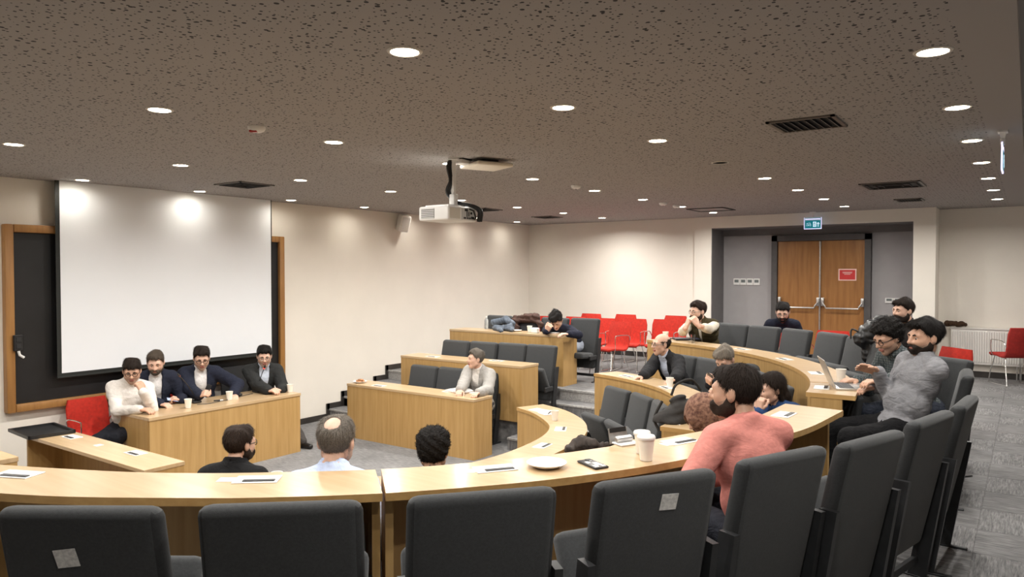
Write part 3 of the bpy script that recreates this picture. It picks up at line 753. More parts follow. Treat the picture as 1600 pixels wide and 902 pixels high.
# ================================================================== CHAIRS
def auditorium_chair(label, seat_up=True):
    t = thing('auditorium_chair', label, 'chair')
    # backrest: reclined padded slab, z .20 -> 1.0
    w, th = .445, .085
    vs, fs = rbox_data((w, th, .75), .036, 3)
    def shear(vs_, z0=.20):
        o = []
        for x, y, z in vs_:
            zz = z + .375 + z0; k = (zz - .2) / .75
            o.append((x, y - .145 - .165 * k - .02 * math.sin(k * math.pi) * -1, zz))
        return o
    q = MB(); S_ = shear(vs)
    for f in fs:
        c = np.mean([vs[i] for i in f], 0); side = abs(c[0]) > w / 2 - .022 and abs(c[2]) < .36
        q.f.append(f); q.m.append(1 if side else 0)
    q.v = S_
    q.build('backrest', [M_FAB, M_FABSIDE], t, angle=60)
    hz, hy = (.34 if seat_up else .40), -.13
    vs, fs = rbox_data((.425, .36, .085), .03, 3); q = MB()
    ang = R(62) if seat_up else R(4)
    Mr = np.array(Matrix.Rotation(ang, 3, 'X'))
    q.add(np.asarray(vs) + (0, .18, .0), fs, 0, Mr, (0, hy, hz)); q.build('seat', M_FAB, t, angle=60)
    for s in (-1, 1):
        q = MB()   # inclined side post
        x = s * .232
        q.add([(x - .013, -.20, 0), (x + .013, -.20, 0), (x + .013, -.11, 0), (x - .013, -.11, 0), (x - .013, -.305, .66), (x + .013, -.305, .66), (x + .013, -.225, .66), (x - .013, -.225, .66)],
              [(3, 2, 1, 0), (4, 5, 6, 7), (0, 1, 5, 4), (1, 2, 6, 5), (2, 3, 7, 6), (3, 0, 4, 7)])
        q.build('side_post', M_POST, t)
        q = MB(); q.rbox((x, -.06, .375), (.022, .20, .065), .006, 1); q.build('seat_bracket', M_POST, t)
        q = MB(); q.rbox((x, -.16, .008), (.03, .26, .016), .004, 1); q.build('foot_plate', M_POST, t)
    q = MB(); q.rbox((0, -.15, .10), (.44, .03, .04), .004, 1); q.build('cross_bar', M_POST, t)
    return t
SEATS = {}
_up = [None]; _dn = [None]
def chair(backtop, facing, tier, label, group, up=True):
    """backtop: xy of the middle of the backrest's upper edge"""
    f = nrm(np.asarray(facing)[:2]); slot = _up if up else _dn
    if slot[0] is None: slot[0] = auditorium_chair(label, up); o = slot[0]
    else: o = copy_tree(slot[0])
    p = np.asarray(backtop)[:2] + f * .30
    o.location = (p[0], p[1], tier); o.rotation_euler = (0, 0, math.atan2(-f[0], f[1])); tag(o, label, 'chair', group); SEATS[label] = o
    return o
def ring_face(P, path):
    i = nearest(path, P); return path[i] - np.asarray(P)[:2]
CT = .94
# near row (seen from behind)
G = 'grey seats of the nearest row'
nearlab = ['grey seat at the lower left picture corner, white sticker on its back', 'grey seat in front of the junction-free desk, second from the left in the nearest row', 'grey seat in the middle of the picture bottom, third from left in the nearest row',
           'grey seat with a white sticker, just left of the man in pink', 'grey seat of the man in a pink shirt', 'grey seat right behind the man in pink, second seat after him counted rightwards',
           'grey seat in the nearest row, third from its right end', 'grey seat at the right end of the nearest row, its leg on the carpet']
near_ch = []
nearlab[1] = 'grey seat second from the left in the nearest row, without sticker'
nearlab[5] = 'grey seat next to the right of the man in pink\'s seat'
nearlab[6] = 'grey seat between the man in pink and the row end, last but one'
for k, (px, py) in enumerate([(128, 800), (440, 794), (755, 776), (1025, 750), (1222, 714), (1360, 688), (1453, 655), (1507, 630)]):
    p = atz(px, py, TC + CT - .01)
    f = ring_face(p, rO); 
    ch = chair(p, f, TC, nearlab[k], G, up=(k != 4)); ch.scale = (1.14, 1.0, 1.0); near_ch.append((k, ch))
def stickers():   # blank square sticker on the rear of two backs
    for k, ch in near_ch:
        if k not in (0, 3): continue
        q = MB(); zz = .855 if k == 3 else .79; xx = .03 if k == 3 else -.035
        yb = -.145 - .165 * (zz - .2) / .75 - .0445
        Mr = np.array(Matrix.Rotation(R(12.4), 3, 'X') @ Matrix.Rotation(R(4 if k == 3 else -8), 3, 'Y'))
        q.box((0, 0, 0), (.062, .002, .062), 0, Mr, (xx, yb + .002, zz)); q.build('sticker', M_TAG, ch)
# extra seats of the outer arc
G = 'grey seats of the outer far arc'
for k, (px, py, lab, up) in enumerate([(1148, 508.5, 'grey seat directly right of the man in a green vest', True), (1195, 512.4, 'grey seat in front of the man by the door, second right of the vest man', True), (1246, 517, 'grey seat in the outer arc left of centre, in front of the wooden doors', True),
                          (1301, 523, 'grey seat in the outer arc just behind the laptop screen', True), (1346.5, 530.6, 'grey seat in the outer arc beside the gesturing hand', True), (1384, 541, 'grey seat in the outer arc partly hidden by the man in plaid', True)]):
    p = atz(px, py, TC + CT - .01); chair(p, ring_face(p, CF_OUT), TC, lab, G, up)
for p, lab in (((-.73, 7.34), 'grey seat between the man in plaid and the empty seats'), ((-.53, 6.86), 'grey seat of the man in a plaid shirt'), ((-.36, 6.24), 'grey seat of the man in grey shirt at the laptop'), ((-3.72, 10.02), 'grey seat of the man in a green vest')):
    chair(p, ring_face(p, CF_OUT), TC, lab, G, 'empty' in lab)
G = 'grey seats of the middle arc'
for p, lab, up in ((atz(1068, 556, TB + CT), 'grey seat of the bald man in a black suit', False), (atz(1109, 562, TB + CT), 'grey empty seat between the bald man and the grey-haired man', True), ((-2.62, 8.02), 'grey seat of the grey-haired man looking down', False), ((-2.2, 7.55), 'grey seat behind the woman with dark hair, next to the grey-haired man', True),
                   ((-1.62, 6.35), 'grey seat of the dark-haired woman in blue', False), ((-1.86, 6.98), 'grey seat just behind the dark-haired woman', True), ((-1.64, 4.86), 'grey seat of the woman in a headscarf', False), ((-2.62, 2.2), 'grey seat of the man in pale blue shirt', False)):
    path = BF_OUT if p[1] > 5.2 else BN_OUT
    chair(p, ring_face(p, path), TB, lab, G, up)
G = 'grey seats of the inner arc'
for p, lab, up in ((atz(965.7, 608, CT), 'grey tip-up seat of the inner arc, leftmost and nearest the stairs', True), (atz(1004, 619, CT), 'grey tip-up seat of the inner arc, middle of three', True), (atz(1032, 631, CT), 'grey tip-up seat of the inner arc, next to the dark backpack', True),
                   ((-2.86, 3.42), 'grey seat of the curly-haired man seen from behind', False), ((-3.96, 2.52), 'grey seat of the short-haired man in black', False)):
    chair(p, ring_face(p, A_OUT), 0, lab, G, up)
# straight far rows
G = 'grey seats of the straight wall rows'
row = lambda pts, z, labs, ups: [chair(atz(px, py, z + CT), (0, -1), z, l, G, u) for (px, py), l, u in zip(pts, labs, ups)]
row([(664, 572.4), (708, 576), (758, 580)], 0, ['grey seat in the lowest wall row, leftmost', 'grey seat in the lowest wall row, just left of the man in grey blazer', 'grey seat of the man in a grey blazer'], [True, True, False])
row([(713.8, 533), (756.4, 535.3), (801, 537.5), (847, 540.2)], TB, ['grey seat in the middle wall row, leftmost of four', 'grey seat in the middle wall row, second from the wall', 'grey seat in the middle wall row, third from the wall', 'grey seat in the middle wall row, at the aisle end with tip-up seat showing'], [True] * 4)
row([(781, 494), (821, 496), (868, 497.5), (915, 498.5)], TC, ['grey seat with the blue-grey jacket, in the highest wall row', 'grey seat under the brown coat in the highest wall row', 'grey seat of the student leaning over the highest desk', 'grey seat at the aisle end of the highest wall row, beside the red chairs'], [True, True, False, False])

stickers()
# red visitor chairs
def red_chair(label, m_=None, hb=.86, arms=True):
    m_ = m_ or M_RED
    t = thing('visitor_chair', label, 'chair')
    prof = spline([(.235, .425), (.20, .45), (.05, .445), (-.12, .43), (-.19, .47), (-.22, .56), (-.245, .68), (-.275, hb)], 4)
    n = len(prof); vs = []; fs = []
    for i, (y, z) in enumerate(prof):
        d = nrm(prof[min(i + 1, n - 1)] - prof[max(i - 1, 0)]); nx, nz = -d[1], d[0]
        u = i / (n - 1); w = .225
        if u < .08: w *= .90 + u * 1.25
        if u > .93: w *= 1 - (u - .93) * 1.6
        h = .02
        for (a_, b_) in ((-1, -.5), (-.96, -1), (.96, -1), (1, -.5), (1, .5), (.96, 1), (-.96, 1), (-1, .5)):
            vs.append((a_ * w, y + b_ * h * nx, z + b_ * h * nz))
    for i in range(n - 1):
        for k in range(8): fs.append((i * 8 + k, i * 8 + (k + 1) % 8, (i + 1) * 8 + (k + 1) % 8, (i + 1) * 8 + k))
    fs += [tuple(range(8))[::-1], tuple(range((n - 1) * 8, n * 8))]
    k_ = int(n * .55)
    for nm, sl in (('seat', range(0, k_ * 8)), ('backrest', range(k_ * 8, (n - 1) * 8))):
        q = MB(); q.add(vs, [fs[i] for i in sl] + ([fs[-2]] if nm == 'seat' else [fs[-1]]))
        used = sorted({i for f in q.f for i in f}); mp = {o_: i for i, o_ in enumerate(used)}
        q.v = [q.v[i] for i in used]; q.f = [tuple(mp[i] for i in f) for f in q.f]
        q.build(nm, m_, t, angle=60)
    for s in (-1, 1):
        q = MB(); x = s * .20
        q.tube(spline([(x * .9, .15, .42), (x * 1.05, .20, .20), (x * 1.1, .23, .03), (x * 1.1, .20, .009), (x * 1.1, -.2, .009), (x * 1.1, -.235, .03), (x * 1.0, -.17, .25), (x * .9, -.12, .41)], 3), .008, 6); q.build('leg_loop', M_CHROME, t)
        if arms:
            q = MB(); x = s * .245
            q.tube(spline([(x * .9, .12, .43), (x, .14, .5), (x, .14, .64), (x, .10, .665), (x, -.12, .665), (x, -.20, .64), (x * .93, -.23, .58)], 3), .007, 6); q.build('arm_loop', M_CHROME, t)
    return t
_red = [None]
def place_red(p, f, z, label, group='red visitor chairs'):
    f = nrm(np.asarray(f, float)[:2])
    o = red_chair(label) if _red[0] is None else copy_tree(_red[0])
    if _red[0] is None: _red[0] = o
    c = np.asarray(p)[:2] + f * .27
    o.location = (c[0], c[1], z); o.rotation_euler = (0, 0, math.atan2(-f[0], f[1])); tag(o, label, 'chair', group); return o
redlab = [((970, 502), (-.25, -1), 'red chair standing in front, nearest of the red chair cluster'), ((992, 497.5), (.1, -1), 'red chair with visible chrome arms, right behind the front red chair'), ((944, 496.5), (0, -1), 'red chair between the aisle-end grey seat and the front red chair'),
          ((924, 489.6), (0, -1), 'red chair against the far wall, leftmost of the two tops there'), ((978, 490.8), (0, -1), 'red chair against the far wall, middle of the cluster'), ((1040, 498.5), (.15, -1), 'red chair behind the bald man\'s head'),
          ((1056, 492.8), (0, -1), 'red chair against the far wall, left of the man in a green vest'), ((900, 494.5), (0, -1), 'red chair mostly hidden behind the aisle-end grey seat'), ((857, 493.5), (0, -1), 'red chair whose top shows left of the leaning student')]
for (px, py), f, lab in redlab:
    p = atz(px, py, TC + .87); p[1] = min(p[1], YF - .16); place_red(p, f, TC, lab)
place_red((-2.19, 10.75), (0, -1), TC, 'red chair top showing between the grey seats in front of the doors')
place_red((-.62, 9.10), (-.7, -.7), TC, 'red chair behind the man in grey shirt')
place_red((-2.72, 10.55), (-.25, -1), TC, 'red chair of the man sitting by the doors')
place_red((-.98, 9.28), (-.85, -.5), TC, 'red chair of the bearded man near the radiator')
dr = red_chair('dark red chair with chrome arms standing in front of the radiator', M_DRED); tag(dr, None, None, 'red visitor chairs')
dr.location = (-.17, 13.06, TC); dr.rotation_euler = (0, 0, R(30)); 
q = MB(); q.box((.02, -.305, .80), (.07, .003, .05)); q.build('paper_tag', M_TAG, dr)
c_ = place_red((-8.74, 3.97), (1, 0), 0, 'red chair beside the man in a white shirt')
place_red((-8.72, 4.58), (1, 0), 0, 'red chair of the grey-haired speaker in navy')
place_red((-8.72, 5.16), (1, 0), 0, 'red chair of the speaker holding a phone')
bc = red_chair('black padded chair of the speaker at the right end of the table', mat('black_chair_fabric', (.012, .012, .013), .8, var=.2, vscale=60), hb=1.02)
bc.location = (-8.44, 5.86, 0); bc.rotation_euler = (0, 0, R(-90))

# ================================================================== SOFT SHAPES (blended solids meshed on a grid)
def ev(prims, P, k=.03, infl=0.0):
    D = None
    for pr in prims:
        if pr[0] == 'c':
            _, a, b, ra, rb = pr[:5]; a = np.asarray(a, np.float32); b = np.asarray(b, np.float32)
            ba = b - a; pa = P - a; L2 = max(float(ba @ ba), 1e-9)
            t = np.clip(pa @ ba / L2, 0, 1)
            d = np.sqrt(((pa - t[:, None] * ba) ** 2).sum(1)) - (ra + (rb - ra) * t)
        else:
            _, c, M3, r = pr[:4]
            q = (P - np.asarray(c, np.float32)) @ np.asarray(M3, np.float32); r = np.asarray(r, np.float32)
            q = q / r; k0 = np.sqrt((q * q).sum(1)) + 1e-6; q = q / r; k1 = np.sqrt((q * q).sum(1)) + 1e-6
            d = k0 * (k0 - 1) / k1
        if D is None: D = d
        elif k > 0:
            h = np.maximum(k - np.abs(D - d), 0) / k; D = np.minimum(D, d) - h * h * k * .25
        else: D = np.minimum(D, d)
    return D - infl
I3 = np.eye(3)
def bounds(prims, pad):
    lo = np.full(3, 1e9); hi = -lo
    for pr in prims:
        if pr[0] == 'c':
            for p, r in ((pr[1], pr[3]), (pr[2], pr[4])): lo = np.minimum(lo, np.asarray(p) - r); hi = np.maximum(hi, np.asarray(p) + r)
        else:
            e = np.abs(np.asarray(pr[2])) @ np.asarray(pr[3]); lo = np.minimum(lo, np.asarray(pr[1]) - e); hi = np.maximum(hi, np.asarray(pr[1]) + e)
    return lo - pad, hi + pad
def wrinkle(P, seed, f, a):
    rs = np.random.RandomState(seed); o = 0
    for k in range(3):
        d1 = rs.randn(3); d1 /= np.linalg.norm(d1); d2 = rs.randn(3); d2 /= np.linalg.norm(d2); ff = f * (1 + .6 * k)
        o = o + np.sin(P @ d1.astype(np.float32) * ff + rs.rand() * 6 + 2 * np.sin(P @ d2.astype(np.float32) * ff * .5)) / (1 + .5 * k)
    return a * o
def surfnet(fn, lo, hi, h):
    lo = np.asarray(lo, float); hi = np.asarray(hi, float)
    n = np.ceil((hi - lo) / h).astype(int) + 2
    ax = [(lo[i] + h * np.arange(n[i])).astype(np.float32) for i in range(3)]
    P = np.stack(np.meshgrid(*ax, indexing='ij'), -1).reshape(-1, 3)
    D = fn(P).reshape(n).astype(np.float32)
    D[0] = D[-1] = abs(h); D[:, 0] = D[:, -1] = abs(h); D[:, :, 0] = D[:, :, -1] = abs(h)
    I = D < 0
    c = n - 1
    cnt = np.zeros(c, np.int8)
    for i in (0, 1):
        for j in (0, 1):
            for k in (0, 1): cnt += I[i:i + c[0], j:j + c[1], k:k + c[2]]
    act = (cnt > 0) & (cnt < 8)
    idx = np.full(c, -1, np.int64); cells = np.argwhere(act); idx[act] = np.arange(len(cells))
    acc = np.zeros((len(cells), 3)); num = np.zeros(len(cells))
    corners = [(i, j, k) for i in (0, 1) for j in (0, 1) for k in (0, 1)]
    dv = {cr: D[cells[:, 0] + cr[0], cells[:, 1] + cr[1], cells[:, 2] + cr[2]] for cr in corners}
    for a_ in corners:
        for d_ in range(3):
            if a_[d_]: continue
            b_ = list(a_); b_[d_] = 1; b_ = tuple(b_)
            da, db = dv[a_], dv[b_]; cross = (da < 0) != (db < 0)
            t = np.where(cross, da / np.where(cross, da - db, 1), 0)
            p = np.array(a_, float)[None] + 0 * t[:, None]; p[:, d_] = t
            acc += np.where(cross[:, None], p, 0); num += cross
    V = lo + h * (cells + acc / np.maximum(num, 1)[:, None])
    faces = []
    for d_ in range(3):
        o = [1, 2, 0][d_]; q = [2, 0, 1][d_]
        s0 = [slice(None)] * 3; s1 = [slice(None)] * 3; s0[d_] = slice(0, -1); s1[d_] = slice(1, None)
        A = I[tuple(s0)]; B = I[tuple(s1)]; e = np.argwhere(A != B)
        if not len(e): continue
        e = e[(e[:, o] > 0) & (e[:, q] > 0) & (e[:, o] < n[o] - 1) & (e[:, q] < n[q] - 1)]
        fl = A[tuple(e.T)]
        def at(do, dq):
            x = e.copy(); x[:, o] += do; x[:, q] += dq; return idx[tuple(x.T)]
        f4 = np.stack([at(-1, -1), at(0, -1), at(0, 0), at(-1, 0)], 1)
        f4[~fl] = f4[~fl][:, ::-1]
        faces.append(f4)
    return V, np.concatenate(faces) if faces else np.zeros((0, 4), int)
def np_mesh(name, V, Fc, mats, mi=None):
    me = bpy.data.meshes.new(name)
    me.vertices.add(len(V)); me.vertices.foreach_set('co', np.asarray(V, np.float32).ravel())
    me.loops.add(Fc.size); me.loops.foreach_set('vertex_index', Fc.astype(np.int32).ravel())
    me.polygons.add(len(Fc)); me.polygons.foreach_set('loop_start', np.arange(0, Fc.size, 4, dtype=np.int32))
    me.polygons.foreach_set('loop_total', np.full(len(Fc), 4, np.int32))
    for m_ in mats: me.materials.append(m_)
    if mi is not None: me.polygons.foreach_set('material_index', np.asarray(mi, np.int32))
    me.polygons.foreach_set('use_smooth', np.ones(len(Fc), bool))
    me.update(); me.validate(); return me
def soft(name, fn, lo, hi, h, mats, parent, off=None, mi=None):
    V, Fc = surfnet(fn, lo, hi, h)
    if off is not None: V = V - np.asarray(off)
    o = bpy.data.objects.new(name, np_mesh(name, V, Fc, mats if isinstance(mats, list) else [mats], None if mi is None else mi(V[Fc].mean(1))))
    COL.objects.link(o)
    if parent is not None: o.parent = parent
    return o

# ================================================================== PEOPLE
M_LIP = mat('lips', (.36, .13, .10), .5, var=.08); M_EYE = mat('eye_white', (.48, .44, .40), .25, var=.03); M_IRIS = mat('iris', (.03, .018, .012), .2, var=.1)
M_SHOE = mat('black_leather', (.012, .011, .011), .35, var=.2)
SKIN = {'a': mat('skin_olive', (.60, .35, .24), .5, var=.07, vscale=30), 'b': mat('skin_light', (.68, .42, .31), .5, var=.07, vscale=30), 'c': mat('skin_warm', (.48, .235, .14), .5, var=.07, vscale=30)}
STUB = {'a': mat('stubble_olive', (.40, .25, .18), .7, var=.15, vscale=150), 'b': mat('stubble_light', (.46, .31, .24), .7, var=.15, vscale=150), 'c': mat('stubble_warm', (.24, .13, .085), .7, var=.15, vscale=150)}
def hairmat(name, c, sc=220):
    return mat('hair_' + name, c, .75, var=.5, vscale=sc, spec=.25)
HAIRM = {'black': hairmat('black', (.010, .008, .007)), 'dark': hairmat('dark_brown', (.020, .0125, .009)), 'brown': hairmat('brown', (.026, .015, .010)), 'grey': hairmat('salt_grey', (.14, .12, .10)), 'greybrown': hairmat('grey_brown', (.085, .065, .048)), 'lgrey': hairmat('light_grey', (.22, .19, .155))}
FRM = mat('dark_eyeglass_frame', (.012, .010, .010), .3, var=.1); FRMC = mat('metal_eyeglass_frame', (.30, .27, .24), .3, metal=.6, var=.1)

CRAN = [('e', (0, -.018, .03), I3, (.076, .096, .089))]
FACE = CRAN + [('e', (0, .028, -.028), I3, (.062, .064, .085)), ('c', (-.048, .005, -.06), (0, .062, -.098), .028, .022), ('c', (.048, .005, -.06), (0, .062, -.098), .028, .022),
               ('e', (-.038, .052, -.022), I3, (.028, .03, .028)), ('e', (.038, .052, -.022), I3, (.028, .03, .028)), ('c', (-.042, .074, .022), (.042, .074, .022), .014, .014)]
NOSE = [('c', (0, .092, .012), (0, .114, -.026), .0075, .0125), ('c', (-.012, .098, -.031), (.012, .098, -.031), .0095, .0095)]
EARS = [('e', (-.079, -.012, -.006), np.array(Matrix.Rotation(R(-12), 3, 'Z')), (.011, .021, .033)), ('e', (.079, -.012, -.006), np.array(Matrix.Rotation(R(12), 3, 'Z')), (.011, .021, .033))]
LIPS = [('c', (-.019, .094, -.060), (.019, .094, -.060), .007, .007), ('c', (-.016, .094, -.070), (.016, .094, -.070), .0075, .0075)]
def head_fn(P):
    d = ev(FACE, P, .03)
    s = ev([('e', (-.032, .104, .002), I3, (.021, .020, .013)), ('e', (.032, .104, .002), I3, (.021, .020, .013))], P, 0)
    k = .018; h = np.maximum(k - np.abs(-s - d), 0) / k; d = np.maximum(d, -s) + h * h * k * .25
    e = ev(NOSE, P, .012); k = .014; h = np.maximum(k - np.abs(d - e), 0) / k; d = np.minimum(d, e) - h * h * k * .25
    e = ev(LIPS, P, .004); k = .008; h = np.maximum(k - np.abs(d - e), 0) / k; d = np.minimum(d, e) - h * h * k * .25
    e = ev(EARS, P, 0); k = .012; h = np.maximum(k - np.abs(d - e), 0) / k; d = np.minimum(d, e) - h * h * k * .25
    return d
def head_mi(stub):
    def f(c):
        m_ = np.zeros(len(c), int)
        lip = (np.abs(c[:, 0]) < .024) & (c[:, 1] > .088) & (c[:, 2] < -.053) & (c[:, 2] > -.077)
        if stub:
            zb = np.interp(c[:, 1], [-.02, .0, .03, .06, .09, .13], [-.02, -.025, -.035, -.046, -.047, -.05])
            m_[(c[:, 2] < zb) & (c[:, 1] > -.02)] = 2
        m_[lip] = 1
        return m_
    return f
_HEADS = {}
def head_data(h, stub):
    if (h, stub) not in _HEADS:
        V, Fc = surfnet(head_fn, (-.105, -.125, -.135), (.105, .14, .135), h)
        _HEADS[(h, stub)] = (V, Fc, head_mi(stub)(V[Fc].mean(1)))
    return _HEADS[(h, stub)]
def hair_fn(sp):
    t, top, fr, back, curl = sp.get('t', .009), sp.get('top', .012), sp.get('fr', 0.0), sp.get('back', -.065), sp.get('curl', 0.0)
    def fn(P):
        d = ev(CRAN + [('e', (0, .028, .03), I3, (.066, .062, .070))], P, .02)
        x, y, z = P.T
        th = t + top * np.clip((z - .02) / .09, 0, 1) + sp.get('fringe', .004) * np.clip((y - .03) / .05, 0, 1) * np.clip((z - .05) / .02, 0, 1) + sp.get('vol', 0) * np.clip(-y / .08, 0, 1)
        if curl: th = th + curl * (np.sin(x * 190 + 3 * np.sin(y * 120)) * np.sin(y * 170 + 2 * np.sin(z * 130)) * np.sin(z * 180 + 1.3)) + curl * .5 * np.sin(x * 90 + z * 110)
        elif 'extra' not in sp: th = th * np.clip((z + .06) / .09, .35, 1) * (1 + .28 * np.sin(x * 42 + y * 30 + t * 900) + .18 * np.sin(y * 75 - x * 60 + z * 30))
        zl = np.interp(y, [-.12, -.05, -.030, -.012, .004, .016, .034, .055, .075, .11], [back, back, -.060, -.035, sp.get('burn', -.02), .024, .044, .066 + fr, .078 + fr, .082 + fr])
        zl = zl - .007 * np.clip(1 - np.abs(x) / .05, 0, 1) * (y > .05) + .004 * np.sin(x * 140 + 1) + .003 * np.sin(x * 310)
        m_ = np.clip((z - zl) / .018, -1, 1)
        if 'crown' in sp:
            c, r = sp['crown']; m_ = np.minimum(m_, np.clip((np.sqrt(((P - np.asarray(c, np.float32)) ** 2).sum(1)) - r) / .02, -1, 1))
        if 'ring' in sp: m_ = np.minimum(m_, np.clip((sp['ring'] - z + .02 * (y < -.05)) / .02, -1, 1))
        d = d - np.where(m_ > 0, .0015 + th * np.sqrt(np.clip(m_, 0, 1)), .0015 + .02 * m_)
        if 'extra' in sp:
            e = ev(sp['extra'], P, .03); k = .02; h = np.maximum(k - np.abs(d - e), 0) / k; d = np.minimum(d, e) - h * h * k * .25
        return d
    return fn
def beard_fn(sp):
    L = sp.get('len', .008)
    def fn(P):
        x, y, z = P.T
        zb = np.interp(y, [-.03, .0, .012, .03, .055, .075, .09, .13], [.0, .006, -.020, -.048, -.062, -.052, -.041, -.042])
        m_ = np.minimum(np.clip((zb - z) / .014, -1, 1), np.clip((y + .022) / .02, -1, 1))
        mouth = ev([('e', (0, .105, -.0645), I3, (.026, .05, .0105))], P, 0); m_ = np.minimum(m_, np.clip(mouth / .008, -1, 1))
        m_ = np.minimum(m_, np.clip((z + .112 + .35 * np.clip(.05 - y, 0, .1)) / .01, -1, 1))
        th = L * .75 + sp.get('chin', .004) * np.clip((-z - .07) / .04, 0, 1)
        return ev(FACE + LIPS, P, .03) - np.where(m_ > 0, .0008 + th * np.sqrt(np.clip(m_, 0, 1)), .0008 + .02 * m_)
    return fn
def strands(V, Fc, n, length, width, seed, curly=False, down=False):
    """thin tapering hair slivers lying along the hair surface, head-local"""
    rs = np.random.RandomState(seed)
    a, b, c, d = (V[Fc[:, i]] for i in range(4))
    nr = np.cross(c - a, d - b); ar = np.linalg.norm(nr, axis=1) + 1e-12; nr = nr / ar[:, None]
    pk = rs.choice(len(Fc), n, p=ar / ar.sum()); u, w = rs.rand(n, 1), rs.rand(n, 1)
    P = (a[pk] * (1 - u) + b[pk] * u) * (1 - w) + (d[pk] * (1 - u) + c[pk] * u) * w; N_ = nr[pk]
    fl = P - np.array([.012, -.035, .13]); fl[:, 2] -= .03
    if down: fl = np.tile(np.array([0, .25, -1.0]), (n, 1))
    if curly: fl = rs.randn(n, 3)
    fl = fl / (np.linalg.norm(fl, axis=1)[:, None] + 1e-9) + rs.randn(n, 3) * (.22 if not curly else .3)
    fl = fl - N_ * (fl * N_).sum(1)[:, None]; fl = fl / (np.linalg.norm(fl, axis=1)[:, None] + 1e-9)
    ln = length * (.6 + .8 * rs.rand(n, 1)); sd = np.cross(N_, fl); wd = width * (.6 + .8 * rs.rand(n, 1))
    lift = .10 + .22 * rs.rand(n, 1) if not curly else .3 + .6 * rs.rand(n, 1)
    p0 = P - N_ * .001; p1 = P + fl * ln * .5 + N_ * ln * lift * .55; p2 = P + fl * ln + N_ * ln * lift * (.55 if not curly else -.1)
    vs = np.stack([p0 - sd * wd, p0 + sd * wd, p1 - sd * wd * .8, p1 + sd * wd * .8, p2 - sd * wd * .15, p2 + sd * wd * .15], 1).reshape(-1, 3)
    i0 = np.arange(n)[:, None] * 6
    f = np.concatenate([i0 + np.array([[0, 1, 3, 2]]), i0 + np.array([[2, 3, 5, 4]])])
    return np.concatenate([V, vs]), np.concatenate([Fc, f + len(V)])

def hand_prims(side, curl, spread=.12, thumb=.5):
    pr = []; xs = [.030, .010, -.010, -.029]; ln = [.070, .078, .072, .056]
    for i in range(4):
        x = xs[i] * side; c = curl if not hasattr(curl, '__len__') else curl[i]
        pr.append(('c', (x * .55, .004, 0), (x, .086, 0), .0145, .0125))
        p = np.array([x, .088, 0.]); a = 0; L = ln[i]
        for s_, rr in ((.45, .0098), (.31, .0088), (.24, .0078)):
            a += c * R(75); dx = spread * x / .03 * .5 * (1 - min(c, 1))
            q = p + L * s_ * np.array([dx, math.cos(a), -math.sin(a)]); pr.append(('c', p, q, rr, rr * .92)); p = q
    p = np.array([.020 * side, .020, -.004]); q = p + np.array([.028 * side, .030, -.010 - .012 * thumb]); pr.append(('c', p, q, .016, .0125))
    s = q + np.array([.012 * side * (1 - thumb), .030, -.010 - .014 * thumb]); pr.append(('c', q, s, .0115, .0105))
    e = s + np.array([-.004 * side * thumb, .024, -.006 - .008 * thumb]); pr.append(('c', s, e, .0105, .0088))
    return pr

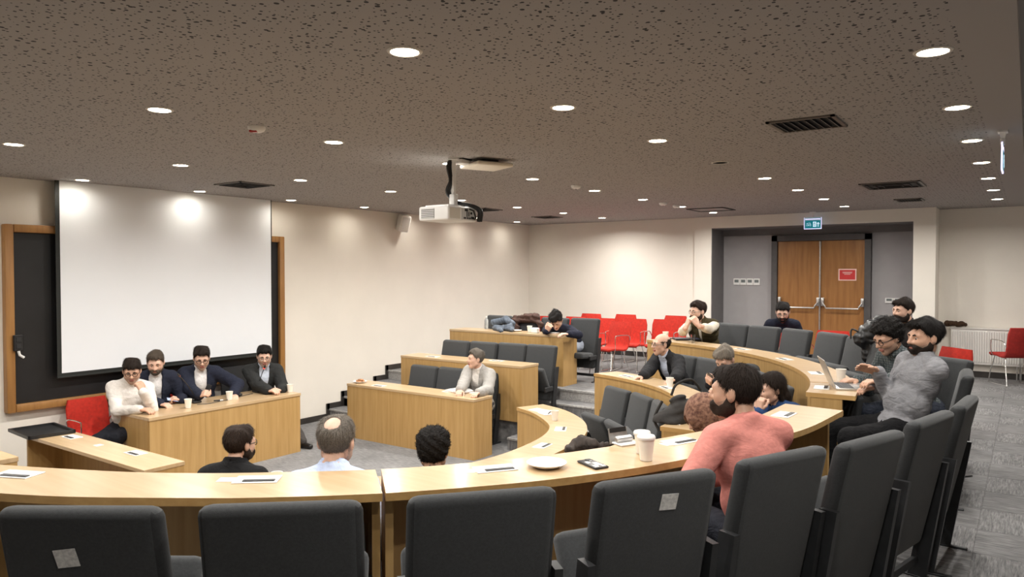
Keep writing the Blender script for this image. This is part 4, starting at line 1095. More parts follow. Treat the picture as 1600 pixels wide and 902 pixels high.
PEOPLE = []
def person(label, head, tier, face, hdir=None, hp=10, S=1.03, hs=1.06, skin='a', hair=None, hcol='black', beard=None, stub=True, glasses=None, top=None, arms=None, legs=None,
           seat=.53, lean=None, sface=None, pants=(.02, .02, .024), belly=0.0, roll=0.0, hh=.0065, brow=True, scarf=None, legdir=None, feet_back=.0, bulge=.05):
    z3 = V3(0, 0, 1)
    f = nrm(V3(face[0], face[1], 0)); sf = nrm(V3(*(sface if sface is not None else face), 0)); hd = nrm(V3(*(hdir if hdir is not None else face), 0))
    Hc = head if len(np.shape(head)) and np.shape(head) == (3,) and abs(head[0]) < 30 else atD(*head)
    r = np.cross(f, z3); sr = np.cross(sf, z3)
    hf = nrm(hd * math.cos(R(hp)) - z3 * math.sin(R(hp))); hr = np.cross(hd, z3); hu = np.cross(hr, hf)
    if roll: hr, hu = hr * math.cos(R(roll)) + hu * math.sin(R(roll)), hu * math.cos(R(roll)) - hr * math.sin(R(roll))
    HM = np.stack([hr, hf, hu], 1)
    base = Hc + HM @ V3(0, -.025, -.07) * hs
    ln = nrm(V3(*lean, 0)) if lean is not None else f
    N = base - ln * .035 * S + V3(0, 0, -.072) * S
    hipz = tier + seat; Lt = .50 * S; dz = N[2] - hipz
    if dz > .99 * Lt: hipz = N[2] - .99 * Lt; dz = .99 * Lt
    hz = math.sqrt(max(Lt * Lt - dz * dz, 0)); pel = np.array([N[0], N[1], 0]) - ln * hz; pel[2] = hipz
    mid = (pel + N) / 2 - f * (bulge + .10 * hz)
    def sp(s): return (1 - s) ** 2 * pel + 2 * s * (1 - s) * mid + s * s * N
    def fr(s):
        u = nrm(2 * (1 - s) * (mid - pel) + 2 * s * (N - mid)); ff = nrm(f * (1 - s) + sf * s); ff = nrm(ff - u * (ff @ u)); rr = np.cross(ff, u); return np.stack([rr, ff, u], 1)
    root = thing('person', label, 'person', (pel[0], pel[1], tier)); off = np.array([pel[0], pel[1], tier])
    # ---- skeleton
    B0, B1, B2, B3 = fr(0), fr(.35), fr(.68), fr(.92)
    torso = [('e', sp(0) + B0[:, 2] * .0, B0, (.165 * S, .125 * S, .115 * S)), ('e', sp(.35) + B1[:, 1] * (.01 + belly), B1, (.148 * S + belly * .5, .112 * S + belly, .14 * S)), ('e', sp(.68) + B2[:, 1] * .012, B2, (.168 * S, .115 * S, .155 * S))]
    shc = sp(.90); rr = B3[:, 0]; sh = {'R': shc + rr * .168 * S - B3[:, 2] * .005, 'L': shc - rr * .168 * S - B3[:, 2] * .005}
    torso += [('c', sh['L'] * .85 + shc * .15, sh['R'] * .85 + shc * .15, .064 * S, .064 * S)]
    torso += [('c', N + B3[:, 2] * .01, sh[k] * .8 + shc * .2 + B3[:, 2] * .01, .052 * S, .05 * S) for k in 'LR']
    ld = nrm(V3(*(legdir if legdir is not None else face), 0)); lr = np.cross(ld, z3)
    hips = {'R': pel + lr * .088 * S, 'L': pel - lr * .088 * S}; knee = {}; ank = {}
    for k, s in (('R', 1), ('L', -1)):
        lg = (legs or {}).get(k, {})
        knee[k] = lg.get('knee', pel + ld * .43 * S + lr * s * .13 * S); knee[k] = np.array([knee[k][0], knee[k][1], lg.get('kz', tier + .50)])
        ank[k] = lg.get('ankle', knee[k] + ld * (.05 - feet_back)); ank[k] = np.array([ank[k][0], ank[k][1], lg.get('az', tier + .085)])
    armd = {}
    L1, L2 = .285 * S, .255 * S
    for k, s in (('R', 1), ('L', -1)):
        a = dict((arms or {}).get(k, {}))
        w = a.get('w', knee[k] * .75 + pel * .25 + V3(0, 0, .10)); w = np.asarray(w, float)
        v = w - sh[k]; d = np.linalg.norm(v)
        if d > (L1 + L2) * .985: w = sh[k] + v / d * (L1 + L2) * .985; d = (L1 + L2) * .985; v = w - sh[k]
        if d < .16: d = .16; w = sh[k] + nrm(v) * d; v = w - sh[k]
        u = v / d; aa = (L1 * L1 - L2 * L2 + d * d) / (2 * d); hgt = math.sqrt(max(L1 * L1 - aa * aa, 0))
        hint = np.asarray(a.get('hint', -f * .35 - z3 * 1.0 + sr * s * .45), float); hint = nrm(hint - u * (hint @ u))
        e = sh[k] + u * aa + hint * hgt
        armd[k] = dict(e=e, w=w, fd=nrm(w - e), a=a)
    # ---- body: torso, limbs, hands and head in one mesh
    parts = []
    bp = [(p[0], p[1], p[2], tuple(np.asarray(p[3]) * .88)) if p[0] == 'e' else ('c', p[1] * .9 + sp(.8) * .1, p[2] * .9 + sp(.8) * .1, p[3] * .78, p[4] * .78) for p in torso]
    bp += [('c', base + HM @ V3(0, -.005, .01), N + B3[:, 2] * -.02, .052 * S * hs / 1.06, .058 * S)]
    for k in 'LR':
        bp += [('c', sh[k], armd[k]['e'], .044 * S, .037 * S), ('c', armd[k]['e'], armd[k]['w'], .039 * S, .026 * S), ('c', hips[k], knee[k], .075 * S, .05 * S), ('c', knee[k], ank[k], .05 * S, .036 * S)]
    lo, hi = bounds(bp, .03)
    parts.append(surfnet(lambda P: ev(bp, P, .035), lo, hi, .015) + (None,))
    V, Fc, mi = head_data(hh, stub)
    parts.append(((V * hs) @ HM.T + Hc, Fc, mi))
    for k, s in (('R', -1), ('L', 1)):
        a = armd[k]['a']
        if a.get('hide'): continue
        hd_ = nrm(a.get('d', armd[k]['fd'])); dn = np.asarray(a.get('n', z3 + .2 * f), float); dn = nrm(dn - hd_ * (dn @ hd_))
        M3 = np.stack([np.cross(hd_, dn), hd_, dn], 1); pr = hand_prims(s, a.get('curl', .35), a.get('spread', .12), a.get('thumb', .5)) + [('c', (0, -.03, 0), (0, .01, 0), .024, .021)]
        lo, hi = bounds(pr, .012); V, Fc = surfnet(lambda P: ev(pr, P, .008), lo, hi, .0055)
        parts.append((V * S @ M3.T + armd[k]['w'], Fc, None)); armd[k]['M'] = M3
    Vs, Fs, Ms, o_ = [], [], [], 0
    for V, Fc, mi in parts: Vs.append(V - off); Fs.append(Fc + o_); o_ += len(V); Ms.append(np.zeros(len(Fc), int) if mi is None else mi)
    ob = bpy.data.objects.new('body', np_mesh('body', np.concatenate(Vs), np.concatenate(Fs), [SKIN[skin], M_LIP, STUB[skin]], np.concatenate(Ms))); COL.objects.link(ob); ob.parent = root
    hm = HAIRM[hcol]
    def headpart(name, V, Fc, m_):
        o = bpy.data.objects.new(name, np_mesh(name, (V * hs) @ HM.T + Hc - off, Fc, [m_])); COL.objects.link(o); o.parent = root; return o
    if hair is not None:
        b = .155 if ('extra' in hair) else .13
        V, Fc = surfnet(hair_fn(hair), (-b, -b - .02, -b - (.12 if 'extra' in hair else .0)), (b, b, b + .03), hh * .95)
        cu = bool(hair.get('curl')); big = 1.6 if hh < .0056 else 1.0
        V, Fc = strands(V, Fc, int((2600 if not cu else 2000) * big), hair.get('sl', .026 if not cu else .018), .0013 / math.sqrt(big), len(PEOPLE), cu); headpart('hair', V, Fc, hm)
    if beard is not None:
        V, Fc = surfnet(beard_fn(beard), (-.1, -.03, -.15), (.1, .13, .02), hh * .9); V, Fc = strands(V, Fc, 900, .007 + beard.get('len', .005) * .8, .0009, len(PEOPLE) + 50, down=True); headpart('beard', V, Fc, HAIRM[beard.get('col', hcol)])
    def hpmb(name, q, m_):
        q.v = [tuple((np.asarray(v) * hs) @ HM.T + Hc - off) for v in q.v]; return q.build(name, m_, root)
    if brow:
        q = MB()
        for s in (-1, 1): q.tube([(s * .014, .0935, .020), (s * .03, .0925, .026), (s * .048, .083, .021)], [.0045, .005, .003], 6)
        hpmb('eyebrows', q, hm)
        for s in (-1, 1):
            q = MB(); q.lathe([(0, -.0115), (.007, -.009), (.011, -.003), (.011, .003), (.007, .009), (0, .0115)], 10, 0, (s * .032, .0752, .001))
            q.lathe([(0, -.006), (.005, -.0035), (.005, .0035), (0, .006)], 8, 1, (s * .032, .0838, -.002))
            hpmb('eye', q, [M_EYE, M_IRIS])
    if glasses:
        q = MB(); rr_ = .0027
        for s in (-1, 1):
            q.tube([(s * .034 + .0235 * math.cos(t) * (1 - .06 * math.cos(2 * t)), .1035 - .008 * abs(math.cos(t)) * (1 if s * math.cos(t) > 0 else 0), .0 + .0185 * math.sin(t)) for t in np.linspace(0, 2 * math.pi, 17)[:-1]], rr_, 6, closed=True)
            q.tube([(s * .057, .096, .004), (s * .074, .06, .006), (s * .0815, -.005, .006), (s * .082, -.03, -.012)], rr_, 6)
        q.tube([(-.011, .1045, .003), (0, .1075, .006), (.011, .1045, .003)], rr_, 6)
        hpmb('glasses', q, FRMC if glasses == 'metal' else FRM)
    # ---- clothes
    top = top or dict(kind='shirt', col=(.5, .5, .5)); kind = top['kind']; wf, wa = top.get('wf', 44), top.get('wa', .0022)
    def cm(key, nm):
        v = top[key]
        if not isinstance(v, tuple): return v
        return mat('%s_%02x%02x%02x' % (nm, *[int(x * 255) for x in v]), v, .88, folds=top.get('folds', .26), var=top.get('var', .06), vscale=60, bump=.12, bscale=260, spec=.2)
    def armpr(ex, f0=0.0, f1=.96):
        o = []
        for k in 'LR':
            e, w = armd[k]['e'], armd[k]['w']
            o += [('c', sh[k], e, .052 * S + ex, .044 * S + ex), ('c', e, e + (w - e) * f1, .044 * S + ex, (.032 if f1 > .8 else .042) * S + ex)]
        return o
    def collar(ex=0.0, rad=.060, hgt=.035, gap=28):
        o = []
        for lay in (0., 1.):
            pts = []
            for i in range(15):
                a = R(gap + (360 - 2 * gap) * i / 14); c_ = N + B3[:, 2] * (.02 + hgt * lay) + B3[:, 1] * .008
                pts.append(c_ + (B3[:, 1] * math.cos(a) * 1.05 + B3[:, 0] * math.sin(a)) * (rad * S + ex) + B3[:, 2] * (-.022 * max(math.cos(a), 0)))
            o += [('c', pts[i], pts[i + 1], .009 + ex * .3, .009 + ex * .3) for i in range(14)]
        if gap > 10:
            for s in (-1, 1):   # collar points
                a = R(gap) * s; p = N + B3[:, 2] * .015 + B3[:, 1] * .008 + (B3[:, 1] * math.cos(a) * 1.05 + B3[:, 0] * math.sin(a)) * (rad * S + ex) - B3[:, 2] * .02
                o.append(('c', p, p - B3[:, 2] * .05 + B3[:, 0] * s * .018 + B3[:, 1] * .012, .009, .006))
        return o
    neckcut = lambda P: ev([('c', base, N + B3[:, 2] * .022, .052 * S, .050 * S)], P, 0)
    CS2 = sp(.68)
    def garment(name, pr, infl, m_, extra=(), cutv=None, pa=None, seed=1, hem=None, neck=True, k=.022):
        lo, hi = bounds(pr + (pa or []) + list(extra), .035 + infl)
        def fn(P):
            d = ev(pr, P, k, infl) + wrinkle(P, seed, wf, wa)
            if neck: d = np.maximum(d, -neckcut(P))
            if cutv is not None:
                q = (P - sp(.5).astype(np.float32)); x = q @ B2[:, 0]; y = q @ B2[:, 1]; s = .5 + (q @ B2[:, 2]) / Lt
                vw = np.interp(s, cutv[0], cutv[1]); d = np.maximum(d, -np.maximum(np.abs(x) - vw, .02 - y))
            if pa:
                e = ev(pa, P, .02, infl) + wrinkle(P, seed + 9, wf * 1.2, wa); kk = .022; h = np.maximum(kk - np.abs(d - e), 0) / kk; d = np.minimum(d, e) - h * h * kk * .25
            if extra:
                e = ev(list(extra), P, .008); kk = .012; h = np.maximum(kk - np.abs(d - e), 0) / kk; d = np.minimum(d, e) - h * h * kk * .25
            return d
        return soft(name, fn, lo, hi, top.get('h', .0125), m_, root, off)
    sd = len(PEOPLE) * 7 + 3
    if kind == 'shirt':
        hemp = [('e', sp(0) - B0[:, 2] * top['hem'], B0, (.178 * S, .15 * S, .12 * S))] if 'hem' in top else []
        garment('shirt', torso + hemp + armpr(.004, f1=top.get('sl', .97)), .010, cm('col', 'shirt'), collar(.004) if top.get('collar', True) else collar(.002, .058, .012, 4), seed=sd)
    elif kind == 'jacket':
        garment('shirt', torso, .006, cm('in', 'shirt'), (collar() if top.get('collar', True) else collar(.0, .058, .01, 4)), seed=sd)
        for k in 'LR':
            q = MB(); q.tube([armd[k]['e'] * .14 + armd[k]['w'] * .86 - off, armd[k]['e'] * .06 + armd[k]['w'] * .94 - off, armd[k]['w'] + armd[k]['fd'] * .004 - off], [.040 * S, .040 * S, .038 * S], 14); q.build('cuff', cm('in', 'shirt'), root)
        cv = top.get('v', ([.30, .45, .95, 1.15], [.0, .012, .065, .085]))
        lap = []
        for s in (-1, 1):
            pts = [sp(.5) + B2[:, 2] * ((q - .5) * Lt) + B2[:, 0] * s * (np.interp(q, *cv) + .006) + B2[:, 1] * np.interp(q, [.2, .6, .9, 1.1], [.128, .128, .105, .05]) * S for q in (.45, .62, .8, .98)]
            lap += [('c', pts[i], pts[i + 1], .010 + .006 * (i == 1), .012) for i in range(3)]
        lap += collar(.012, .064, .018, 60)
        garment('jacket', torso, .018, cm('col', 'jacket'), lap, cv, armpr(.012, f1=.93), sd + 1)
    elif kind == 'vest':
        garment('shirt', torso + armpr(.006, f1=top.get('sl', .45)), .008, cm('in', 'shirt'), collar(), seed=sd)
        garment('vest', torso, .026, cm('col', 'vest'), collar(.012, .066, .035, 24), ([.0, .5, .9, 1.1], [.006, .008, .02, .04]), None, sd + 2)
    pm = mat('trousers_%02x%02x%02x' % tuple(int(x * 255) for x in pants), pants, .88, folds=.4, var=.12, vscale=50, bump=.15, bscale=220, spec=.2)
    pr = [torso[0]] + [('c', hips[k], knee[k], .088 * S, .062 * S) for k in 'LR'] + [('c', knee[k], ank[k], .062 * S, .05 * S) for k in 'LR']
    lo, hi = bounds(pr, .03)
    soft('trousers', lambda P: ev(pr, P, .03, .003) + wrinkle(P, sd + 5, 28, .003), lo, hi, .016, pm, root, off)
    for k in 'LR':
        c = ank[k] + ld * .07 * S; M3 = np.stack([lr, ld, z3], 1)
        pr2 = [('c', ank[k] + V3(0, 0, -.035) - ld * .02, ank[k] + ld * .13 * S + V3(0, 0, -.05), .040, .034), ('c', ank[k] - ld * .025 + V3(0, 0, -.045), ank[k] + V3(0, 0, .0), .038, .04)]
        lo, hi = bounds(pr2, .012); zf = tier + .004
        soft('shoe', lambda P: np.maximum(ev(pr2, P, .02), zf - P[:, 2]), lo, hi, .012, M_SHOE, root, off)
    if scarf is not None:
        def sfn(P):
            q = ((P - Hc.astype(np.float32)) @ HM.astype(np.float32)) / hs
            a = ev(FACE + [('e', (0, -.045, .0), I3, (.082, .10, .10)), ('c', (0, -.03, -.05), (0, .0, -.16), .09, .085)], q, .05) - .014
            face_ = ev([('e', (0, .125, -.012), I3, (.056, .08, .080))], q, 0)
            a = np.maximum(a, -face_)
            b_ = ev([('c', sh['L'] * .7 + shc * .3, sh['R'] * .7 + shc * .3, .08, .08), ('c', N, N + B3[:, 1] * .06 - B3[:, 2] * .10, .09, .08)], P, .04)
            kk = .05; h = np.maximum(kk - np.abs(a - b_), 0) / kk; d = np.minimum(a, b_) - h * h * kk * .25
            return d + .0035 * np.sin(q[:, 2] * 120 + 5 * np.sin(q[:, 1] * 22) + 40 * q[:, 0]) * np.clip(-(q[:, 2]) / .05 + .4, 0, 1)
        lo = Hc - .33; hi = Hc + .24
        soft('headscarf', sfn, lo, hi, .008, scarf, root, off)
    PEOPLE.append(root)
    return dict(root=root, arms=armd, Hc=Hc, HM=HM, pel=pel, N=N, f=f, r=r, off=off, sh=sh)

FV = _F0
def img(l, t):
    """direction in the room: l = towards image left, t = towards the camera"""
    d = -_R * l - _F0 * t; return (d[0], d[1])
def im3(l, t, u): return nrm(-_R * l - _F0 * t + V3(0, 0, u))
# --- speakers at the table
P1 = person('man in white shirt and glasses resting his chin on his hand at the table', (206, 580, 8.1), 0, img(-.45, .9), img(-.42, .9), 18, 1.06, 1.06, 'a', dict(t=.008, top=.010, fringe=.006, fr=-.010), 'dark', None, True, 'dark',
            dict(kind='shirt', col=(.74, .70, .66), wa=.0026), {'L': dict(w=atD(223, 612, 7.93), hint=im3(-.5, .4, -1), d=im3(.45, .0, 1), n=im3(-.8, .6, .2), curl=.8), 'R': dict(w=atz(219, 640, .80), hint=im3(.9, .2, -.7), d=im3(-1, .2, 0), curl=.3)}, lean=img(-.75, .5), pants=(.012, .013, .018), belly=.02, legs={'R': dict(knee=V3(-8.06, 3.76, 0), ankle=V3(-8.15, 3.80, 0)), 'L': dict(knee=V3(-8.04, 3.95, 0), ankle=V3(-8.12, 3.95, 0))})
P2 = person('grey-haired bearded man in navy blazer and white T-shirt looking down at a phone', (243, 567, 8.55), 0, img(-.45, .9), img(-.35, .93), 20, 1.04, 1.08, 'b', dict(t=.005, top=.009, fr=.008), 'greybrown', dict(len=.002, col='greybrown', chin=.002), True, None,
            dict(kind='jacket', col=(.018, .021, .036), **{'in': (.72, .70, .70)}, collar=False, v=([-.2, .4, .95, 1.15], [.065, .07, .075, .08])), {'R': dict(w=atz(250, 632, .785), d=im3(-1, .3, 0), curl=.4), 'L': dict(w=atz(284, 624, .80), d=im3(.7, .5, .2), n=im3(-.3, .2, 1), curl=.6)}, lean=img(-.6, .8), legdir=(1, 0))
P3 = person('man in navy suit and glasses with moustache reading the phone in his hand', (315, 560, 8.95), 0, img(-.4, .9), img(-.45, .9), 20, 1.06, 1.08, 'b', dict(t=.008, top=.013, fringe=.010, fr=.006), 'dark', None, True, 'dark',
            dict(kind='jacket', col=(.016, .019, .034), **{'in': (.74, .72, .72)}, v=([-.2, .4, .95, 1.15], [.075, .08, .075, .08])), {'R': dict(w=atz(312, 618, .84), d=im3(-.8, .4, .35), n=im3(.2, .6, .5), curl=.55), 'L': dict(w=atz(364, 617, .79), d=im3(-.5, .8, -.1), curl=.35, hint=im3(-.9, -.2, -.6))}, lean=img(-.6, .8), legdir=(1, 0))
P4 = person('man in dark grey suit and glasses speaking into the right table microphone', (413, 557, 9.55), 0, img(-.5, .85), img(-.35, .93), 14, 1.06, 1.06, 'b', dict(t=.008, top=.012, fr=.0), 'black', None, True, 'metal',
            dict(kind='jacket', col=(.026, .027, .027), **{'in': (.55, .60, .70)}, v=([.2, .4, .95, 1.15], [.03, .045, .07, .08])), {'R': dict(w=atz(421, 612, .79), d=im3(-.9, .4, .1), n=im3(.2, .2, 1), curl=.4), 'L': dict(w=atz(440, 609, .79), d=im3(.6, .8, .1), n=im3(-.2, .2, 1), curl=.45)}, lean=img(-.6, .8),
            legs={'L': dict(knee=V3(-8.15, 6.22, 0), ankle=atz(473, 690, .085))}, pants=(.07, .065, .062), legdir=(1, .1))
# --- backs of heads beyond the nearest desk
P5 = person('man with short dark hair and black top, seen from behind in front of the table', (375, 694, 4.65), 0, img(-.1, -1), img(-.45, -.9), 2, 1.0, .94, 'b', dict(t=.006, top=.008, back=-.075), 'brown', dict(len=.005), True, 'dark', dict(kind='shirt', col=(.010, .010, .011)), hh=.005)
P6 = person('man with grey hair, bald crown and pale blue shirt, seen from behind', (526, 690, 3.68), TB, img(0, -1), img(-.1, -1), 8, 1.04, 1.04, 'b', dict(t=.006, top=.006, back=-.085, crown=((0, -.088, .108), .050)), 'grey', None, True, None, dict(kind='shirt', col=(.50, .58, .78)), hh=.0045, pants=(.05, .05, .06))
P7 = person('man with curly black hair and navy jacket, seen from behind', (677, 706, 4.62), 0, img(.3, -.95), img(-.05, -1), 8, 1.03, 1.03, 'a', dict(t=.018, top=.020, curl=.006, back=-.07), 'black', None, True, None, dict(kind='jacket', col=(.016, .017, .026), **{'in': (.05, .05, .06)}), hh=.005)
# --- wall rows
P8 = person('man in light grey blazer sitting alone in the lowest wall row, looking left', (743, 561, 9.55), 0, img(.45, .9), img(.93, .35), 0, 1.0, .98, 'b', dict(t=.008, top=.012, fr=.010, back=-.075), 'grey', None, False, None,
            dict(kind='jacket', col=mat('tweed_grey', (.34, .325, .305), .9, folds=.22, var=.2, vscale=140), **{'in': (.74, .70, .66)}, v=([.1, .4, .95, 1.15], [.035, .05, .06, .075])), {'R': dict(w=atz(718, 612, .79), curl=.4), 'L': dict(w=atz(748, 614, .79), curl=.4)}, sface=img(.5, .85), pants=(.06, .06, .07), lean=img(.3, .9))
P9 = person('student in navy sweater bending over the highest wall desk', (869, 501, 10.95), TC, (-.12, -1), img(.25, .95), 46, 1.05, 1.06, 'b', dict(t=.011, top=.018, fringe=.010), 'black', None, False, None,
            dict(kind='shirt', col=(.016, .018, .032), collar=False), {'R': dict(w=atz(853, 519, 1.42), d=im3(-.3, .4, .7), n=im3(.2, 1, .2), curl=.7, hint=im3(1, 0, -.3)), 'L': dict(w=atz(888, 522, 1.40), d=im3(.9, .3, 0), curl=.3, hint=im3(-1, .1, -.3))}, pants=(.38, .42, .50), lean=(-.1, -1))
# --- middle arc
P10 = person('bald man with glasses in black suit and pale blue shirt, in profile', (1033, 538, 8.7), TB, img(.85, .5), img(.95, .25), 3, 1.02, 1.02, 'b', dict(t=.005, top=.0, back=-.07, ring=.030, fr=.05), 'dark', None, False, 'metal',
             dict(kind='jacket', col=(.018, .018, .020), **{'in': (.56, .61, .74)}, v=([-.2, .4, .95, 1.15], [.07, .08, .075, .085])), {'R': dict(w=atz(1004, 589, 1.08), d=im3(.9, .3, -.1), curl=.3, hint=im3(.5, -.3, -1)), 'L': dict(w=atz(1052, 602, 1.06), d=im3(.8, .6, -.1), curl=.4)}, pants=(.016, .016, .018), lean=img(.8, .5))
P12 = person('grey-haired man in dark jacket looking down at his phone, behind the man in pink', (1133, 562, 7.7), TB, img(.8, .55), img(.75, .65), 34, 1.02, 1.04, 'b', dict(t=.011, top=.014, back=-.07), 'lgrey', None, True, None,
             dict(kind='shirt', col=(.012, .012, .016), collar=True), {'R': dict(w=atz(1098, 614, 1.10), d=im3(.2, .5, .6), curl=.6, n=im3(.4, .6, .5)), 'L': dict(w=atz(1120, 618, 1.08), d=im3(.7, .2, .3), curl=.6)})
M_SCARF = mat('patterned_headscarf', (.075, .026, .017), .85, col2=(.27, .145, .095), vscale=48, bump=.2, bscale=120, detail=6)
P13 = person('woman in brown patterned headscarf bending forward, left of the man in pink', (1096, 648, 5.3), TB, img(.9, .0), img(.95, .05), 38, .98, 1.06, 'b', None, 'dark', None, False, None, dict(kind='shirt', col=(.05, .035, .035)), scarf=M_SCARF, roll=-6, hh=.0055)
P15 = person('woman with long dark hair and blue top, hand at her mouth', (1204, 608, 6.15), TB, img(.9, .2), img(.95, .22), 8, .98, 1.02, 'b',
             dict(t=.011, top=.010, fr=.004, back=-.10, vol=.008, burn=-.05, sl=.05, extra=[('c', (0, -.085, .02), (0, -.105, -.08), .045, .05), ('c', (.0, -.105, -.07), (.0, -.09, -.20), .052, .030), ('c', (-.066, -.035, -.02), (-.055, -.06, -.12), .018, .020), ('c', (.066, -.035, -.02), (.055, -.06, -.12), .018, .020)]), 'dark', None, False, None,
             dict(kind='shirt', col=(.025, .06, .16), collar=False), {'R': dict(w=atD(1182, 642, 6.15), d=im3(-.15, 0, 1), n=im3(.9, .3, 0), curl=.7, hint=im3(.5, .1, -1)), 'L': dict(w=atD(1186, 643, 5.98), d=im3(-.05, 0, 1), n=im3(.8, .6, 0), curl=.75, hint=im3(.3, .3, -1))}, hh=.0055)
# --- outer arc
P11 = person('man in olive vest and cream shirt, hands clasped at his mouth', (1090, 487, 9.95), TC, img(.55, .85), img(.88, .45), 4, 1.06, 1.08, 'b', dict(t=.008, top=.012, fringe=.010, fr=.004), 'brown', dict(len=.005, col='brown'), True, 'metal',
             dict(kind='vest', col=(.060, .047, .022), **{'in': (.66, .60, .50)}, sl=.40), {'R': dict(w=atD(1073, 510, 9.62), d=im3(-.35, -.1, .9), n=im3(.8, .5, .1), curl=.6, hint=im3(.9, .5, -.8)), 'L': dict(w=atD(1090, 508, 9.50), d=im3(.55, -.1, .8), n=im3(-.1, 1, .2), curl=.6, hint=im3(-.5, .8, -.9))}, lean=img(.6, .8))
P16 = person('man in dark navy sweater and glasses sitting by the wooden doors, head bowed', (1223, 488, 10.2), TC, img(.3, .95), img(.4, .9), 22, 1.04, 1.06, 'b', dict(t=.008, top=.010), 'black', dict(len=.002), True, 'metal', dict(kind='shirt', col=(.012, .014, .026), collar=False))
P17 = person('bearded man in dark shirt sitting behind the puffer jacket, near the doors', (1411, 486, 8.0), TC, img(.8, .5), img(.95, .25), 2, 1.05, 1.04, 'b', dict(t=.010, top=.012, back=-.085), 'dark', dict(len=.008, chin=.008), True, None, dict(kind='shirt', col=(.035, .030, .028)))
M_PLAID = plaid_mat('plaid_shirt', (.060, .078, .080), (.25, .27, .27), (.018, .026, .030), 30)
P18 = person('man with curly dark hair and glasses in a dark plaid shirt, looking down', (1387, 528, 6.05), TC, img(.9, .3), img(.95, .22), 24, 1.06, 1.04, 'a', dict(t=.017, top=.018, curl=.007, back=-.06, vol=.008), 'black', None, True, 'dark',
             dict(kind='shirt', col=M_PLAID), {'L': dict(w=atz(1364, 603, 1.43), d=im3(1, .1, 0), curl=.3), 'R': dict(w=atz(1340, 594, 1.40), d=im3(.95, .1, 0), curl=.3)}, hh=.0055, pants=(.03, .035, .05), lean=img(.9, .2))
P19 = person('man in grey shirt with beard gesturing beside his open laptop', (1444, 528, 5.35), TC, img(1, .1), img(.98, .12), 2, 1.08, 1.06, 'a', dict(t=.009, top=.012, fringe=.010, vol=.006, back=-.07, fr=.006), 'black', dict(len=.004, chin=.003, col='dark'), True, None,
             dict(kind='shirt', col=(.24, .24, .255), wa=.004, folds=.35), {'R': dict(w=atD(1372, 582, 5.45), d=im3(1, 0, .35), n=im3(0, -.6, .8), curl=.12, spread=.25, thumb=.1, hint=im3(-.3, -.2, -1)), 'L': dict(w=atz(1372, 606, 1.40), d=im3(1, .0, -.05), curl=.3, hint=im3(-.1, 1, -.6))}, hh=.005, pants=(.008, .008, .009), belly=.02, lean=img(-1, 0), feet_back=.05)
P14 = person('man in pink sweatshirt with beard, seen from behind in the nearest row', (1148, 612, 3.43), TC, (-.82, .57), img(.80, -.60), 2, 1.02, 1.03, 'a', dict(t=.005, top=.007, back=-.072), 'dark', dict(len=.005, chin=.006, col='brown'), True, None,
             dict(kind='shirt', col=(.62, .235, .20), collar=False, h=.010, wf=30, folds=.16, hem=.07), {'L': dict(w=V3(-1.36, 3.10, 1.16), d=im3(.8, -.3, 0), curl=.4, hint=im3(.75, .45, -.9)), 'R': dict(w=V3(-1.40, 3.5, 1.25), d=im3(.5, -.8, 0), curl=.4)}, hh=.0042, pants=(.02, .022, .03), seat=.47, bulge=.02)

def seat_under(P, label, k=.05):
    """slide the seat under the person sitting on it"""
    o = SEATS[label]; p = P['pel'] + P['f'] * k
    o.location = (p[0], p[1], o.location[2]); o.rotation_euler = (0, 0, math.atan2(-P['f'][0], P['f'][1]))
seat_under(P5, 'grey seat of the short-haired man in black'); seat_under(P6, 'grey seat of the man in pale blue shirt'); seat_under(P7, 'grey seat of the curly-haired man seen from behind')
seat_under(P12, 'grey seat of the grey-haired man looking down'); seat_under(P13, 'grey seat of the woman in a headscarf'); seat_under(P15, 'grey seat of the dark-haired woman in blue')
seat_under(P11, 'grey seat of the man in a green vest'); seat_under(P18, 'grey seat of the man in a plaid shirt')

# ================================================================== SMALL THINGS
def cup(p, label, h=.095, r=.040, lid=False):
    t = thing('paper_cup', label, 'cup', p, 0, 'white paper cups')
    q = MB(); q.lathe([(0, .003), (r * .70, .003), (r * .72, 0), (r, h), (r * 1.06, h + .002), (r * 1.06, h + .006), (r * .97, h + .005), (r * .70, .008), (0, .008)], 20); q.build('wall', M_CUP, t)
    if lid:
        q = MB(); q.lathe([(r * 1.10, h - .002), (r * 1.12, h + .008), (r * 1.0, h + .016), (r * .9, h + .016), (r * .85, h + .011), (0, h + .011)], 20); q.build('lid', M_WHITE, t)
    else:
        q = MB(); q.lathe([(0, h * .62), (r * .85, h * .62)], 16); q.build('drink', mat('coffee', (.10, .045, .02), .2, var=.1), t)
    return t
cup(atz(294, 637.6, .752), 'white paper cup at the left of the speakers table')
cup(atz(358.5, 625, .752), 'white paper cup in the middle of the speakers table')
cup(atz(453.5, 613, .752), 'white paper cup at the right end of the speakers table')
cup(atz(867, 657, DH + .002), 'white paper cup on the innermost curved desk')
cup(atz(1046.5, 605, TB + DH + .002), 'white paper cup on the middle curved desk')
cup(atz(1314, 596.5, TC + DH + .002), 'white paper cup beside the laptop', .10)
cup(atz(1009.5, 719, ZN + .002), 'large white lidded cup on the nearest desk', .108, .0415, True)
cup(atz(1003, 708, ZN + .002), 'white cup half hidden behind the large lidded cup', .098, .040, True)
cup(atz(827.5, 519, TC + DH + .002), 'white paper cup on the highest wall desk', .09)
cup(atz(1040, 530, TC + DH + .002), 'white cup behind the bald man, on the outer desk', .095)
c = atz(432.5, 741, DH + .09); cup((c[0], c[1], DH + .002), 'white cup whose rim shows above the nearest desk edge, left of the pale blue shirt')
c = atz(1083, 536, TC + DH + .002)
t = thing('water_glass', 'clear water glass in front of the man in a green vest', 'glass', c)
